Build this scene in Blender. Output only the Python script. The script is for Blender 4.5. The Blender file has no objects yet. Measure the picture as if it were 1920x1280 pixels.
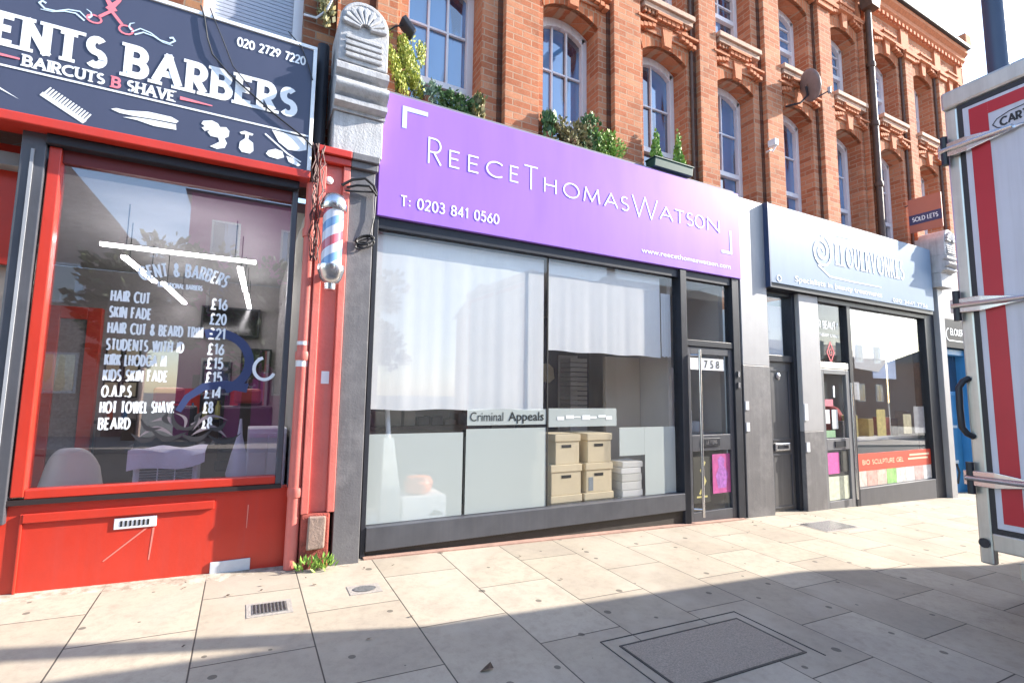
import bpy, bmesh, math, random
from mathutils import Vector, Matrix
random.seed(7)
SC = bpy.context.scene
COL = SC.collection
rad = math.radians

# ------------------------------------------------------------------ camera, sky, sun, exposure
def setup():
    yaw, pit, rol = rad(27.857), rad(6.048), rad(0.772)
    f = Vector((math.sin(yaw)*math.cos(pit), math.cos(yaw)*math.cos(pit), math.sin(pit)))
    r = Vector((math.cos(yaw), -math.sin(yaw), 0)); u = r.cross(f)
    c, s = math.cos(rol), math.sin(rol)
    r, u = c*r+s*u, -s*r+c*u
    cd = bpy.data.cameras.new('camera'); co = bpy.data.objects.new('camera', cd); COL.objects.link(co)
    m = Matrix((( r.x, u.x, -f.x, 0), (r.y, u.y, -f.y, -4.4), (r.z, u.z, -f.z, 1.35), (0, 0, 0, 1)))
    co.matrix_world = m
    cd.sensor_width = 36; cd.lens = 946.7/1920*36; cd.clip_end = 2000; cd.clip_start = .05
    SC.camera = co
    SUN = Vector((1, -.265, .53)).normalized()
    el = math.asin(SUN.z); rot = math.atan2(SUN.x, SUN.y)
    w = bpy.data.worlds.new('World'); SC.world = w; w.use_nodes = True
    nt = w.node_tree; bg = nt.nodes['Background']
    sky = nt.nodes.new('ShaderNodeTexSky'); sky.sky_type = 'NISHITA'; sky.sun_disc = False
    sky.sun_elevation = el; sky.sun_rotation = rot; sky.air_density = 1.0; sky.dust_density = .55; sky.ozone_density = 1.0
    nt.links.new(sky.outputs[0], bg.inputs[0]); bg.inputs[1].default_value = 0.15
    ld = bpy.data.lights.new('sun', 'SUN'); ld.energy = 3.7; ld.angle = rad(.5); ld.color = (1, .93, .83)
    lo = bpy.data.objects.new('sun', ld); COL.objects.link(lo)
    lo.rotation_euler = (-SUN).to_track_quat('-Z', 'Y').to_euler()
    SC.view_settings.view_transform = 'Standard'; SC.view_settings.look = 'None'
    SC.view_settings.exposure = 1.95; SC.view_settings.gamma = 1
setup()

# ------------------------------------------------------------------ materials
def nodes(name):
    m = bpy.data.materials.new(name); m.use_nodes = True
    nt = m.node_tree; b = nt.nodes['Principled BSDF']
    return m, nt, b
def N(nt, t, **k):
    n = nt.nodes.new(t)
    for a, v in k.items():
        setattr(n, a, v)
    return n
def L(nt, a, b): nt.links.new(a, b)
def math_n(nt, op, a, b=None, clamp=False):
    n = N(nt, 'ShaderNodeMath', operation=op, use_clamp=clamp)
    for i, v in enumerate((a, b)):
        if v is None: continue
        if isinstance(v, (int, float)): n.inputs[i].default_value = v
        else: L(nt, v, n.inputs[i])
    return n.outputs[0]
def mix(nt, fac, a, b, blend='MIX'):
    n = N(nt, 'ShaderNodeMix', data_type='RGBA', blend_type=blend)
    for s, v in ((n.inputs[0], fac), (n.inputs[6], a), (n.inputs[7], b)):
        if isinstance(v, (int, float)): s.default_value = v
        elif isinstance(v, (tuple, list)): s.default_value = (*v[:3], 1)
        else: L(nt, v, s)
    return n.outputs[2]
def noise(nt, vec, scale, detail=4, rough=.6):
    n = N(nt, 'ShaderNodeTexNoise'); n.inputs['Scale'].default_value = scale
    n.inputs['Detail'].default_value = detail; n.inputs['Roughness'].default_value = rough
    if vec is not None: L(nt, vec, n.inputs['Vector'])
    return n.outputs[0]
def ramp(nt, fac, stops):
    n = N(nt, 'ShaderNodeValToRGB'); e = n.color_ramp.elements
    while len(e) < len(stops): e.new(.5)
    for i, (p, c) in enumerate(stops):
        e[i].position = p; e[i].color = (*(c if isinstance(c, (tuple, list)) else (c, c, c)), 1)
    L(nt, fac, n.inputs[0]); return n.outputs[0]
def pos(nt): return N(nt, 'ShaderNodeNewGeometry').outputs['Position']
def scaled(nt, v, s):
    n = N(nt, 'ShaderNodeMapping'); n.inputs['Scale'].default_value = s; L(nt, v, n.inputs['Vector']); return n.outputs[0]

MATS = {}
def pm(name, col, rough=.55, var=.12, scale=5, bump=0, metal=0, spec=.5, streak=0, dirt=None, dirtamt=.0, coat=0, fine=60):
    if name in MATS: return MATS[name]
    m, nt, b = nodes(name)
    p = pos(nt)
    n1 = noise(nt, p, scale, 5)
    c = mix(nt, n1, tuple(max(0, x*(1-var*1.6)) for x in col), tuple(min(1, x*(1+var*1.6)) for x in col))
    if streak:
        n2 = noise(nt, scaled(nt, p, (14, 14, .7)), 1.6, 4)
        c = mix(nt, math_n(nt, 'MULTIPLY', ramp(nt, n2, [(.45, 0), (.75, 1)]), streak), c, dirt or (.08, .07, .06))
    if dirtamt:
        n3 = noise(nt, p, 2.7, 8, .7)
        c = mix(nt, math_n(nt, 'MULTIPLY', ramp(nt, n3, [(.5, 0), (.72, 1)]), dirtamt), c, dirt or (.08, .07, .06))
    L(nt, c, b.inputs['Base Color'])
    r = math_n(nt, 'ADD', math_n(nt, 'MULTIPLY', n1, .25*rough), rough*.88)
    L(nt, r, b.inputs['Roughness'])
    b.inputs['Metallic'].default_value = metal
    b.inputs['Specular IOR Level'].default_value = spec
    if coat: b.inputs['Coat Weight'].default_value = coat; b.inputs['Coat Roughness'].default_value = .08
    if bump:
        bn = N(nt, 'ShaderNodeBump'); bn.inputs['Strength'].default_value = bump; bn.inputs['Distance'].default_value = .01
        L(nt, noise(nt, p, fine, 4), bn.inputs['Height']); L(nt, bn.outputs[0], b.inputs['Normal'])
    MATS[name] = m
    return m

def brick_mat(name, c1, c2, c3, mortar, bump=.5, grime=.35, bw=.225, bh=.075):
    m, nt, b = nodes(name)
    p = pos(nt); s = N(nt, 'ShaderNodeSeparateXYZ'); L(nt, p, s.inputs[0])
    cv = N(nt, 'ShaderNodeCombineXYZ'); L(nt, math_n(nt, 'ADD', s.outputs[0], s.outputs[1]), cv.inputs[0]); L(nt, s.outputs[2], cv.inputs[1])
    wob = N(nt, 'ShaderNodeVectorMath', operation='MULTIPLY_ADD')
    nz = N(nt, 'ShaderNodeTexNoise'); nz.inputs['Scale'].default_value = 9; L(nt, p, nz.inputs['Vector'])
    L(nt, nz.outputs[1], wob.inputs[0]); wob.inputs[1].default_value = (.006, .006, 0); L(nt, cv.outputs[0], wob.inputs[2])
    t = N(nt, 'ShaderNodeTexBrick'); L(nt, wob.outputs[0], t.inputs['Vector'])
    t.inputs['Scale'].default_value = 1; t.inputs['Brick Width'].default_value = bw; t.inputs['Row Height'].default_value = bh
    t.inputs['Mortar Size'].default_value = .007; t.inputs['Mortar Smooth'].default_value = .25; t.inputs['Bias'].default_value = 0
    t.inputs['Color1'].default_value = (0, 0, 0, 1); t.inputs['Color2'].default_value = (1, 1, 1, 1); t.inputs['Mortar'].default_value = (.5, .5, .5, 1)
    tone = ramp(nt, t.outputs['Color'], [(0, c1), (.5, c2), (1, c3)])
    n1 = noise(nt, p, 1.3, 6, .65)
    tone = mix(nt, math_n(nt, 'MULTIPLY', ramp(nt, n1, [(.45, 0), (.75, 1)]), grime), tone, (.14, .06, .035))
    n4 = noise(nt, p, 55, 6, .75)
    tone = mix(nt, math_n(nt, 'MULTIPLY', ramp(nt, noise(nt, p, 17, 5, .75), [(.5, 0), (.72, 1)]), .45), tone, mortar)
    tone = mix(nt, .6, tone, mix(nt, n4, (.3, .28, .27), (1.12, 1.12, 1.12)), 'MULTIPLY')
    tone = mix(nt, .5, tone, mix(nt, .5, tone, (1, 1, 1), 'SCREEN'), 'MIX')if False else tone
    c = mix(nt, t.outputs['Fac'], tone, mix(nt, n1, mortar, tuple(x*.55 for x in mortar)))
    L(nt, c, b.inputs['Base Color']); b.inputs['Roughness'].default_value = .9; b.inputs['Specular IOR Level'].default_value = .25
    h = math_n(nt, 'SUBTRACT', math_n(nt, 'MULTIPLY', n4, .5), t.outputs['Fac'])
    h = math_n(nt, 'ADD', h, math_n(nt, 'MULTIPLY', t.outputs['Color'], .5))
    bn = N(nt, 'ShaderNodeBump'); bn.inputs['Strength'].default_value = bump; bn.inputs['Distance'].default_value = .008
    L(nt, h, bn.inputs['Height']); L(nt, bn.outputs[0], b.inputs['Normal'])
    return m

def glass_mat(name, ior=1.6, tint=(1, 1, 1), dirt=.03, rough=0.0):
    m = bpy.data.materials.new(name); m.use_nodes = True; nt = m.node_tree; nt.nodes.clear()
    o = N(nt, 'ShaderNodeOutputMaterial'); tr = N(nt, 'ShaderNodeBsdfTransparent'); tr.inputs[0].default_value = (*tint, 1)
    gl = N(nt, 'ShaderNodeBsdfGlossy'); gl.inputs['Roughness'].default_value = rough
    lw = N(nt, 'ShaderNodeLayerWeight'); lw.inputs[0].default_value = .5
    f0 = ((ior-1)/(ior+1))**2
    fac = math_n(nt, 'ADD', math_n(nt, 'MULTIPLY', math_n(nt, 'POWER', lw.outputs['Facing'], 5), 1-f0), f0, True)
    mx = N(nt, 'ShaderNodeMixShader'); L(nt, fac, mx.inputs[0]); L(nt, tr.outputs[0], mx.inputs[1]); L(nt, gl.outputs[0], mx.inputs[2])
    df = N(nt, 'ShaderNodeBsdfDiffuse'); df.inputs[0].default_value = (.5, .5, .48, 1)
    m2 = N(nt, 'ShaderNodeMixShader')
    d = noise(nt, pos(nt), 3, 8, .7)
    L(nt, math_n(nt, 'MULTIPLY', ramp(nt, d, [(.4, .3), (.8, 1)]), dirt), m2.inputs[0]); L(nt, mx.outputs[0], m2.inputs[1]); L(nt, df.outputs[0], m2.inputs[2])
    L(nt, m2.outputs[0], o.inputs[0]); return m

def film_mat(name, col, fac, rough=.4):
    m = bpy.data.materials.new(name); m.use_nodes = True; nt = m.node_tree; nt.nodes.clear()
    o = N(nt, 'ShaderNodeOutputMaterial'); tr = N(nt, 'ShaderNodeBsdfTransparent'); df = N(nt, 'ShaderNodeBsdfDiffuse'); df.inputs[0].default_value = (*col, 1)
    mx = N(nt, 'ShaderNodeMixShader'); mx.inputs[0].default_value = fac
    L(nt, tr.outputs[0], mx.inputs[1]); L(nt, df.outputs[0], mx.inputs[2]); L(nt, mx.outputs[0], o.inputs[0]); return m

def cloth_mat(name, col, trans=.35):
    m = bpy.data.materials.new(name); m.use_nodes = True; nt = m.node_tree; nt.nodes.clear()
    o = N(nt, 'ShaderNodeOutputMaterial'); df = N(nt, 'ShaderNodeBsdfDiffuse'); tl = N(nt, 'ShaderNodeBsdfTranslucent')
    p = pos(nt); n1 = noise(nt, scaled(nt, p, (30, 30, 2)), 4, 3)
    c = mix(nt, n1, tuple(x*.88 for x in col), col)
    L(nt, c, df.inputs[0]); L(nt, c, tl.inputs[0])
    mx = N(nt, 'ShaderNodeMixShader'); mx.inputs[0].default_value = trans
    L(nt, df.outputs[0], mx.inputs[1]); L(nt, tl.outputs[0], mx.inputs[2]); L(nt, mx.outputs[0], o.inputs[0]); return m

def leaf_mat(name, ca, cb, cc):
    m, nt, b = nodes(name)
    g = N(nt, 'ShaderNodeNewGeometry')
    L(nt, ramp(nt, g.outputs['Random Per Island'], [(0, ca), (.5, cb), (1, cc)]), b.inputs['Base Color'])
    b.inputs['Roughness'].default_value = .6
    try:
        b.inputs['Subsurface Weight'].default_value = 0
    except Exception: pass
    return m
def emit_mat(name, col, s):
    m, nt, b = nodes(name); b.inputs['Emission Color'].default_value = (*col, 1); b.inputs['Emission Strength'].default_value = s
    b.inputs['Base Color'].default_value = (.8, .8, .8, 1); return m

# ------------------------------------------------------------------ mesh builder
ORG = {}
def tag(o, label=None, cat=None, group=None, kind=None):
    if label: o['label'] = label
    if cat: o['category'] = cat
    if group: o['group'] = group
    if kind: o['kind'] = kind
    return o
def thing(name, label, cat, loc=(0, 0, 0), group=None):
    o = bpy.data.objects.new(name, None); COL.objects.link(o); o.empty_display_size = .2
    o.location = loc; ORG[o.name] = Vector(loc); return tag(o, label, cat, group)
class MB:
    def __init__(s): s.v = []; s.f = []; s.k = 0
    def add(s, vs, fs):
        b = len(s.v); s.v += [tuple(v) for v in vs]; s.f += [tuple(b+i for i in f) for f in fs]; return s
    def box(s, x0, x1, y0, y1, z0, z1):
        if x0 > x1: x0, x1 = x1, x0
        if y0 > y1: y0, y1 = y1, y0
        if z0 > z1: z0, z1 = z1, z0
        v = [(x, y, z) for z in (z0, z1) for y in (y0, y1) for x in (x0, x1)]
        return s.add(v, [(0, 2, 3, 1), (4, 5, 7, 6), (0, 1, 5, 4), (2, 6, 7, 3), (0, 4, 6, 2), (1, 3, 7, 5)])
    def prism(s, pts, y0, y1):          # polygon in XZ, extruded in y
        n = len(pts); a = sum(pts[i][0]*pts[(i+1) % n][1]-pts[(i+1) % n][0]*pts[i][1] for i in range(n))
        if a < 0: pts = pts[::-1]
        v = [(x, y0, z) for x, z in pts]+[(x, y1, z) for x, z in pts]
        f = [tuple(range(n)), tuple(range(2*n-1, n-1, -1))]+[(i+n, (i+1) % n+n, (i+1) % n, i) for i in range(n)]
        return s.add(v, f)
    def prismx(s, pts, x0, x1):         # polygon in YZ, extruded in x
        n = len(pts); v = [(x0, y, z) for y, z in pts]+[(x1, y, z) for y, z in pts]
        f = [tuple(range(n-1, -1, -1)), tuple(range(n, 2*n))]+[(i, (i+1) % n, (i+1) % n+n, i+n) for i in range(n)]
        return s.add(v, f)
    def prismz(s, pts, z0, z1):
        n = len(pts); v = [(x, y, z0) for x, y in pts]+[(x, y, z1) for x, y in pts]
        f = [tuple(range(n-1, -1, -1)), tuple(range(n, 2*n))]+[(i, (i+1) % n, (i+1) % n+n, i+n) for i in range(n)]
        return s.add(v, f)
    def poly(s, pts, y):                # flat polygon facing -y
        n = len(pts); a = sum(pts[i][0]*pts[(i+1) % n][1]-pts[(i+1) % n][0]*pts[i][1] for i in range(n))
        if a < 0: pts = pts[::-1]
        s.k += 1; y = y-.00008*(s.k % 37)
        return s.add([(x, y, z) for x, z in pts], [tuple(range(n))])
    def rect(s, x0, x1, z0, z1, y): return s.poly([(x0, z0), (x1, z0), (x1, z1), (x0, z1)], y)
    def ribbon(s, pts, w, y, w1=None):  # flat stroke facing -y
        pts = [p for i, p in enumerate(pts) if i == 0 or (abs(p[0]-pts[i-1][0])+abs(p[1]-pts[i-1][1])) > 1e-6]
        n = len(pts)
        if n < 2: return s
        if w1 is None:                  # break at sharp corners so the stroke keeps its width
            for i in range(1, n-1):
                a, p, c = pts[i-1], pts[i], pts[i+1]
                d1 = (p[0]-a[0], p[1]-a[1]); d2 = (c[0]-p[0], c[1]-p[1]); l1 = math.hypot(*d1); l2 = math.hypot(*d2)
                if (d1[0]*d2[0]+d1[1]*d2[1])/(l1*l2) < .6:
                    e = w*.42
                    s.ribbon(pts[:i]+[(p[0]+d1[0]/l1*e, p[1]+d1[1]/l1*e)], w, y)
                    return s.ribbon([(p[0]-d2[0]/l2*e, p[1]-d2[1]/l2*e)]+pts[i+1:], w, y)
        cl = n > 3 and abs(pts[0][0]-pts[-1][0])+abs(pts[0][1]-pts[-1][1]) < 1e-6
        L_, R_ = [], []
        for i in range(n):
            if cl: a, c = pts[i-1 if i else n-2], pts[i+1 if i < n-1 else 1]
            else: a, c = pts[max(0, i-1)], pts[min(n-1, i+1)]
            p = pts[i]
            def nrm(q, r):
                dx, dz = r[0]-q[0], r[1]-q[1]; l = math.hypot(dx, dz) or 1; return (-dz/l, dx/l)
            n1 = nrm(a, p) if a != p else nrm(p, c); n2 = nrm(p, c) if c != p else n1
            mx, mz = n1[0]+n2[0], n1[1]+n2[1]; d = mx*n1[0]+mz*n1[1]
            k = min(1/d if d > .2 else 5, 1.7) if d else 1
            ww = w if w1 is None else w+(w1-w)*i/(n-1)
            L_.append((p[0]+mx*k*ww/2, p[1]+mz*k*ww/2)); R_.append((p[0]-mx*k*ww/2, p[1]-mz*k*ww/2))
        for i in range(n-1):
            s.k += 1; yy = y-.00008*(s.k % 37)
            s.add([(*[L_[i][0], yy, L_[i][1]],), (R_[i][0], yy, R_[i][1]), (R_[i+1][0], yy, R_[i+1][1]), (L_[i+1][0], yy, L_[i+1][1])], [(0, 1, 2, 3)])
        return s
    def tube(s, path, r, n=10, cap=True, r1=None):
        path = [Vector(p) for p in path]; m = len(path); b = len(s.v); up = None
        for i, p in enumerate(path):
            t = (path[min(i+1, m-1)]-path[max(i-1, 0)]).normalized()
            if up is None: up = Vector((0, 0, 1)) if abs(t.z) < .9 else Vector((1, 0, 0))
            a = t.cross(up).normalized(); c = a.cross(t).normalized(); up = c
            rr = r if r1 is None else r+(r1-r)*i/(m-1)
            for j in range(n):
                th = 2*math.pi*j/n; s.v.append(tuple(p+a*math.cos(th)*rr+c*math.sin(th)*rr))
        for i in range(m-1):
            for j in range(n):
                q = b+i*n+j; w = b+i*n+(j+1) % n; s.f.append((q, w, w+n, q+n))
        if cap: s.f.append(tuple(b+j for j in range(n))[::-1]); s.f.append(tuple(b+(m-1)*n+j for j in range(n)))
        return s
    def lathe(s, c, prof, n=20, axis='z'):  # prof [(r,h)]
        b = len(s.v); m = len(prof)
        for r, h in prof:
            for j in range(n):
                a = 2*math.pi*j/n; q = (r*math.cos(a), r*math.sin(a))
                if axis == 'z': s.v.append((c[0]+q[0], c[1]+q[1], c[2]+h))
                elif axis == 'y': s.v.append((c[0]+q[0], c[1]-h, c[2]+q[1]))
                else: s.v.append((c[0]+h, c[1]+q[0], c[2]+q[1]))
        for i in range(m-1):
            for j in range(n):
                q = b+i*n+j; w = b+i*n+(j+1) % n; s.f.append((q, w, w+n, q+n))
        s.f.append(tuple(b+j for j in range(n))[::-1]); s.f.append(tuple(b+(m-1)*n+j for j in range(n)))
        return s
    def build(s, name, mat, parent=None, smooth=False, bevel=0, solid=0):
        org = ORG.get(parent.name, Vector((0, 0, 0))) if parent else Vector((0, 0, 0))
        me = bpy.data.meshes.new(name)
        me.from_pydata([(x-org.x, y-org.y, z-org.z) for x, y, z in s.v], [], s.f); me.update()
        me.materials.append(mat)
        o = bpy.data.objects.new(name, me); COL.objects.link(o)
        if parent: o.parent = parent
        ORG[o.name] = org
        if smooth:
            for p in me.polygons: p.use_smooth = True
            try: me.set_sharp_from_angle(angle=rad(40))
            except Exception: pass
        if bevel:
            b = o.modifiers.new('bevel', 'BEVEL'); b.width = bevel; b.segments = 2; b.limit_method = 'ANGLE'; b.angle_limit = rad(40)
        return o
def box(*a): return MB().box(*a)
def single(mb, name, mat, label, cat, loc=None, group=None, kind=None, **k):
    """a thing that is one mesh, with its origin at loc"""
    if loc is None:
        xs = [v[0] for v in mb.v]; ys = [v[1] for v in mb.v]; zs = [v[2] for v in mb.v]
        loc = ((min(xs)+max(xs))/2, (min(ys)+max(ys))/2, min(zs))
    mb.v = [(x-loc[0], y-loc[1], z-loc[2]) for x, y, z in mb.v]
    o = mb.build(name, mat, None, **k); o.location = loc; ORG[o.name] = Vector(loc)
    if kind: o['kind'] = kind
    else: tag(o, label, cat, group)
    return o
def gz(x, y): return .03-.0305*x+.025*y

# ------------------------------------------------------------------ lettering (own stroke alphabet)
def arc(cx, cy, rx, ry, a0, a1, n=9):
    return [(cx+rx*math.cos(rad(a0+(a1-a0)*i/n)), cy+ry*math.sin(rad(a0+(a1-a0)*i/n))) for i in range(n+1)]
GL = {
 'A': (.8, [[(0, 0), (.4, 1), (.8, 0)], [(.15, .34), (.65, .34)]]),
 'B': (.56, [[(0, 0), (0, 1), (.28, 1)]+arc(.28, .76, .23, .24, 90, -90)+[(0, .52)], [(.28, .52)]+arc(.3, .26, .26, .26, 90, -90)+[(0, 0)]]),
 'C': (.8, [arc(.5, .5, .5, .5, 48, 312, 16)]),
 'D': (.68, [[(0, 0), (0, 1), (.2, 1)]+arc(.2, .5, .48, .5, 90, -90, 12)+[(0, 0)]]),
 'E': (.48, [[(.48, 1), (0, 1), (0, 0), (.48, 0)], [(0, .52), (.42, .52)]]),
 'F': (.46, [[(.46, 1), (0, 1), (0, 0)], [(0, .52), (.4, .52)]]),
 'G': (.86, [arc(.5, .5, .5, .5, 48, 350, 16)+[(.98, .46), (.6, .46)]]),
 'H': (.64, [[(0, 0), (0, 1)], [(.64, 0), (.64, 1)], [(0, .52), (.64, .52)]]),
 'I': (.06, [[(.03, 0), (.03, 1)]]),
 'J': (.38, [[(.38, 1), (.38, .25)]+arc(.19, .22, .19, .22, 0, -150, 7)]),
 'K': (.58, [[(0, 0), (0, 1)], [(.54, 1), (0, .42)], [(.16, .6), (.58, 0)]]),
 'L': (.42, [[(0, 1), (0, 0), (.42, 0)]]),
 'M': (.86, [[(0, 0), (.1, 1), (.43, .1), (.76, 1), (.86, 0)]]),
 'N': (.66, [[(0, 0), (0, 1), (.66, 0), (.66, 1)]]),
 'O': (1., [arc(.5, .5, .5, .5, 90, 450, 24)]),
 'P': (.5, [[(0, 0), (0, 1), (.26, 1)]+arc(.26, .73, .25, .27, 90, -90)+[(0, .46)]]),
 'Q': (1., [arc(.5, .5, .5, .5, 90, 450, 24), [(.62, .28), (.95, -.05)]]),
 'R': (.54, [[(0, 0), (0, 1), (.26, 1)]+arc(.26, .73, .25, .27, 90, -90)+[(0, .46)], [(.22, .46), (.54, 0)]]),
 'S': (.5, [arc(.25, .75, .22, .25, 40, 270, 10)+arc(.25, .25, .25, .25, 90, -140, 10)[1:]]),
 'T': (.58, [[(0, 1), (.58, 1)], [(.29, 1), (.29, 0)]]),
 'U': (.62, [[(0, 1), (0, .3)]+arc(.31, .3, .31, .3, 180, 360, 10)+[(.62, 1)]]),
 'V': (.7, [[(0, 1), (.35, 0), (.7, 1)]]),
 'W': (1.15, [[(0, 1), (.29, 0), (.575, 1), (.86, 0), (1.15, 1)]]),
 'X': (.62, [[(0, 0), (.62, 1)], [(0, 1), (.62, 0)]]),
 'Y': (.62, [[(0, 1), (.31, .48), (.62, 1)], [(.31, .48), (.31, 0)]]),
 'Z': (.56, [[(0, 1), (.56, 1), (0, 0), (.56, 0)]]),
 '0': (.54, [arc(.27, .5, .27, .5, 90, 450, 20)]),
 '1': (.26, [[(0, .8), (.2, 1), (.2, 0)]]),
 '2': (.5, [arc(.25, .74, .24, .26, 165, -30, 9)+[(0, 0), (.5, 0)]]),
 '3': (.48, [arc(.22, .76, .21, .24, 150, -90, 9)+arc(.22, .26, .25, .26, 90, -150, 9)]),
 '4': (.56, [[(.42, 0), (.42, 1), (0, .28), (.56, .28)]]),
 '5': (.48, [[(.44, 1), (.1, 1), (.06, .58)]+arc(.22, .32, .25, .32, 120, -150, 10)]),
 '6': (.52, [[(.4, 1), (.08, .48)]+arc(.26, .29, .25, .29, 150, 510, 16)]),
 '7': (.48, [[(0, 1), (.48, 1), (.14, 0)]]),
 '8': (.5, [arc(.25, .76, .21, .24, 270, 630, 16), arc(.25, .26, .25, .26, 90, 450, 16)]),
 '9': (.52, [[(.12, 0), (.44, .52)]+arc(.26, .71, .25, .29, -30, 330, 16)]),
 '&': (.64, [[(.64, .3)]+arc(.3, .25, .28, .25, -20, -180, 8)+[(.05, .38), (.42, .72)]+arc(.28, .82, .15, .18, -20, 200, 8)+[(.62, 0)]]),
 '.': (.1, [[(.05, 0), (.05, .1)]]), ':': (.1, [[(.05, .1), (.05, .22)], [(.05, .55), (.05, .67)]]),
 "'": (.08, [[(.04, .8), (.04, 1)]]), '-': (.35, [[(.03, .45), (.32, .45)]]), '/': (.4, [[(0, 0), (.4, 1)]]),
 '£': (.54, [arc(.3, .74, .18, .26, 20, 180, 8)+[(.16, .3), (.02, 0), (.54, 0)], [(.02, .47), (.38, .47)]]),
 ' ': (.3, []),
}
def lay(s, sp):
    out = []; x = 0
    for ch in s:
        w, st = GL[ch.upper()]; out.append((x, st)); x += w+sp
    return out, x-sp
def letters(mb, s, x0, x1, z0, h, y, w, sp=.22, serif=False, slope=0, fn=None):
    """fit the string s between x0 and x1, baseline z0, cap height h, stroke w (metres)"""
    g, tot = lay(s, sp); k = (x1-x0)/(tot*h)
    for gx, st in g:
        for pl in st:
            pts = [(x0+(gx+px)*h*k, z0+pz*(h-w)+w/2+slope*(gx+px)*h*k) for px, pz in pl]
            if fn: pts = [fn(*p) for p in pts]
            mb.ribbon(pts, w, y)
            if serif:
                ends = [pl[0], pl[-1]] if pl[0] != pl[-1] else []
                vert = [p for i, p in enumerate(pl) if (p[1] in (0, 1)) and p not in ends and i in (0, len(pl)-1)]
                for q, (ex, ez) in enumerate(ends+[p for p in pl if p[1] in (0, 1) and p == (0, p[1])]):
                    if ez in (0, 1):
                        X = x0+(gx+ex)*h*k; Z = z0+ez*(h-w*.5)+w*.25
                        sg = [(X-w*.85, Z), (X+w*.85, Z)]
                        if fn: sg = [fn(*p) for p in sg]
                        mb.ribbon(sg, w*.5, y)
    return mb
def word(mb, s, x0, z0, h, y, w, sp=.22, kx=1, **k):
    g, tot = lay(s, sp); letters(mb, s, x0, x0+tot*h*kx, z0, h, y, w, sp, **k); return x0+tot*h*kx

def ftext(mb, s, x0, x1, z0, h, y, off=0):
    """mixed case lettering from the built-in font, fitted between x0 and x1, h = height of a capital"""
    c = bpy.data.curves.new('text', 'FONT'); c.body = s; c.size = 1; c.offset = off; c.resolution_u = 3
    o = bpy.data.objects.new('text', c); COL.objects.link(o); bpy.context.view_layer.update()
    me = bpy.data.meshes.new_from_object(o.evaluated_get(bpy.context.evaluated_depsgraph_get()))
    bpy.data.objects.remove(o); vs = [v.co.copy() for v in me.vertices]; fs = [tuple(p.vertices) for p in me.polygons]; bpy.data.meshes.remove(me)
    xa, xb = min(v.x for v in vs), max(v.x for v in vs)
    mb.add([(x0+(v.x-xa)/(xb-xa)*(x1-x0), y, z0+v.y*h/.72) for v in vs], fs)
# ------------------------------------------------------------------ shared materials
BRICK = brick_mat('red_stock_brick', (.47, .145, .065), (.57, .205, .10), (.66, .29, .155), (.56, .36, .24), .7, .55)
BRICKD = brick_mat('old_red_brick', (.22, .07, .035), (.32, .12, .06), (.42, .2, .1), (.3, .22, .16))
RUB = pm('rubbed_red_brick', (.52, .19, .09), .9, .25, 22, .5)
WHITE = pm('white_paint', (.72, .72, .74), .4, .06, 6, streak=.12)
WGLASS = None
RED = pm('red_gloss_paint', (.50, .035, .018), .32, .1, 4, .08, streak=.35, dirt=(.42, .05, .04), dirtamt=.25, fine=25)
PINK = pm('faded_red_paint', (.60, .14, .11), .5, .18, 5, .25, streak=.45, dirt=(.5, .2, .17), dirtamt=.25, fine=40)
BLACK = pm('black_painted_metal', (.030, .032, .04), .4, .2, 5, spec=.22)
BLUEBLK = pm('slate_frame_paint', (.07, .072, .084), .35, .2, 5, streak=.2, dirt=(.12, .12, .12))
GREY = pm('worn_grey_paint', (.125, .12, .125), .5, .2, 4, .2, dirtamt=.75, dirt=(.24, .23, .23), streak=.25)
LGREY = pm('pale_grey_paint', (.33, .325, .33), .5, .08, 4, .1, streak=.2, dirt=(.25, .25, .25))
STONE = pm('painted_stone', (.46, .46, .47), .7, .16, 8, .5, streak=.4, dirt=(.16, .15, .15), dirtamt=.4)
DARK = pm('dark_recess', (.012, .012, .013), .7)
CHROME = pm('brushed_steel', (.6, .6, .62), .25, .08, 20, metal=1)
ALU = pm('aluminium_extrusion', (.55, .54, .5), .38, .1, 9, metal=.75, streak=.2)
GLASS = glass_mat('shop_glass', 1.42)
GLASSB = glass_mat('barber_glass', 2.2, (.90, .89, .94), .006)
VINYL = pm('white_vinyl', (.8, .82, .84), .4, .03)
FILM = film_mat('frosted_film', (.72, .79, .77), .46)
BLIND = cloth_mat('white_blind_cloth', (.90, .90, .88), .15)

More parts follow.
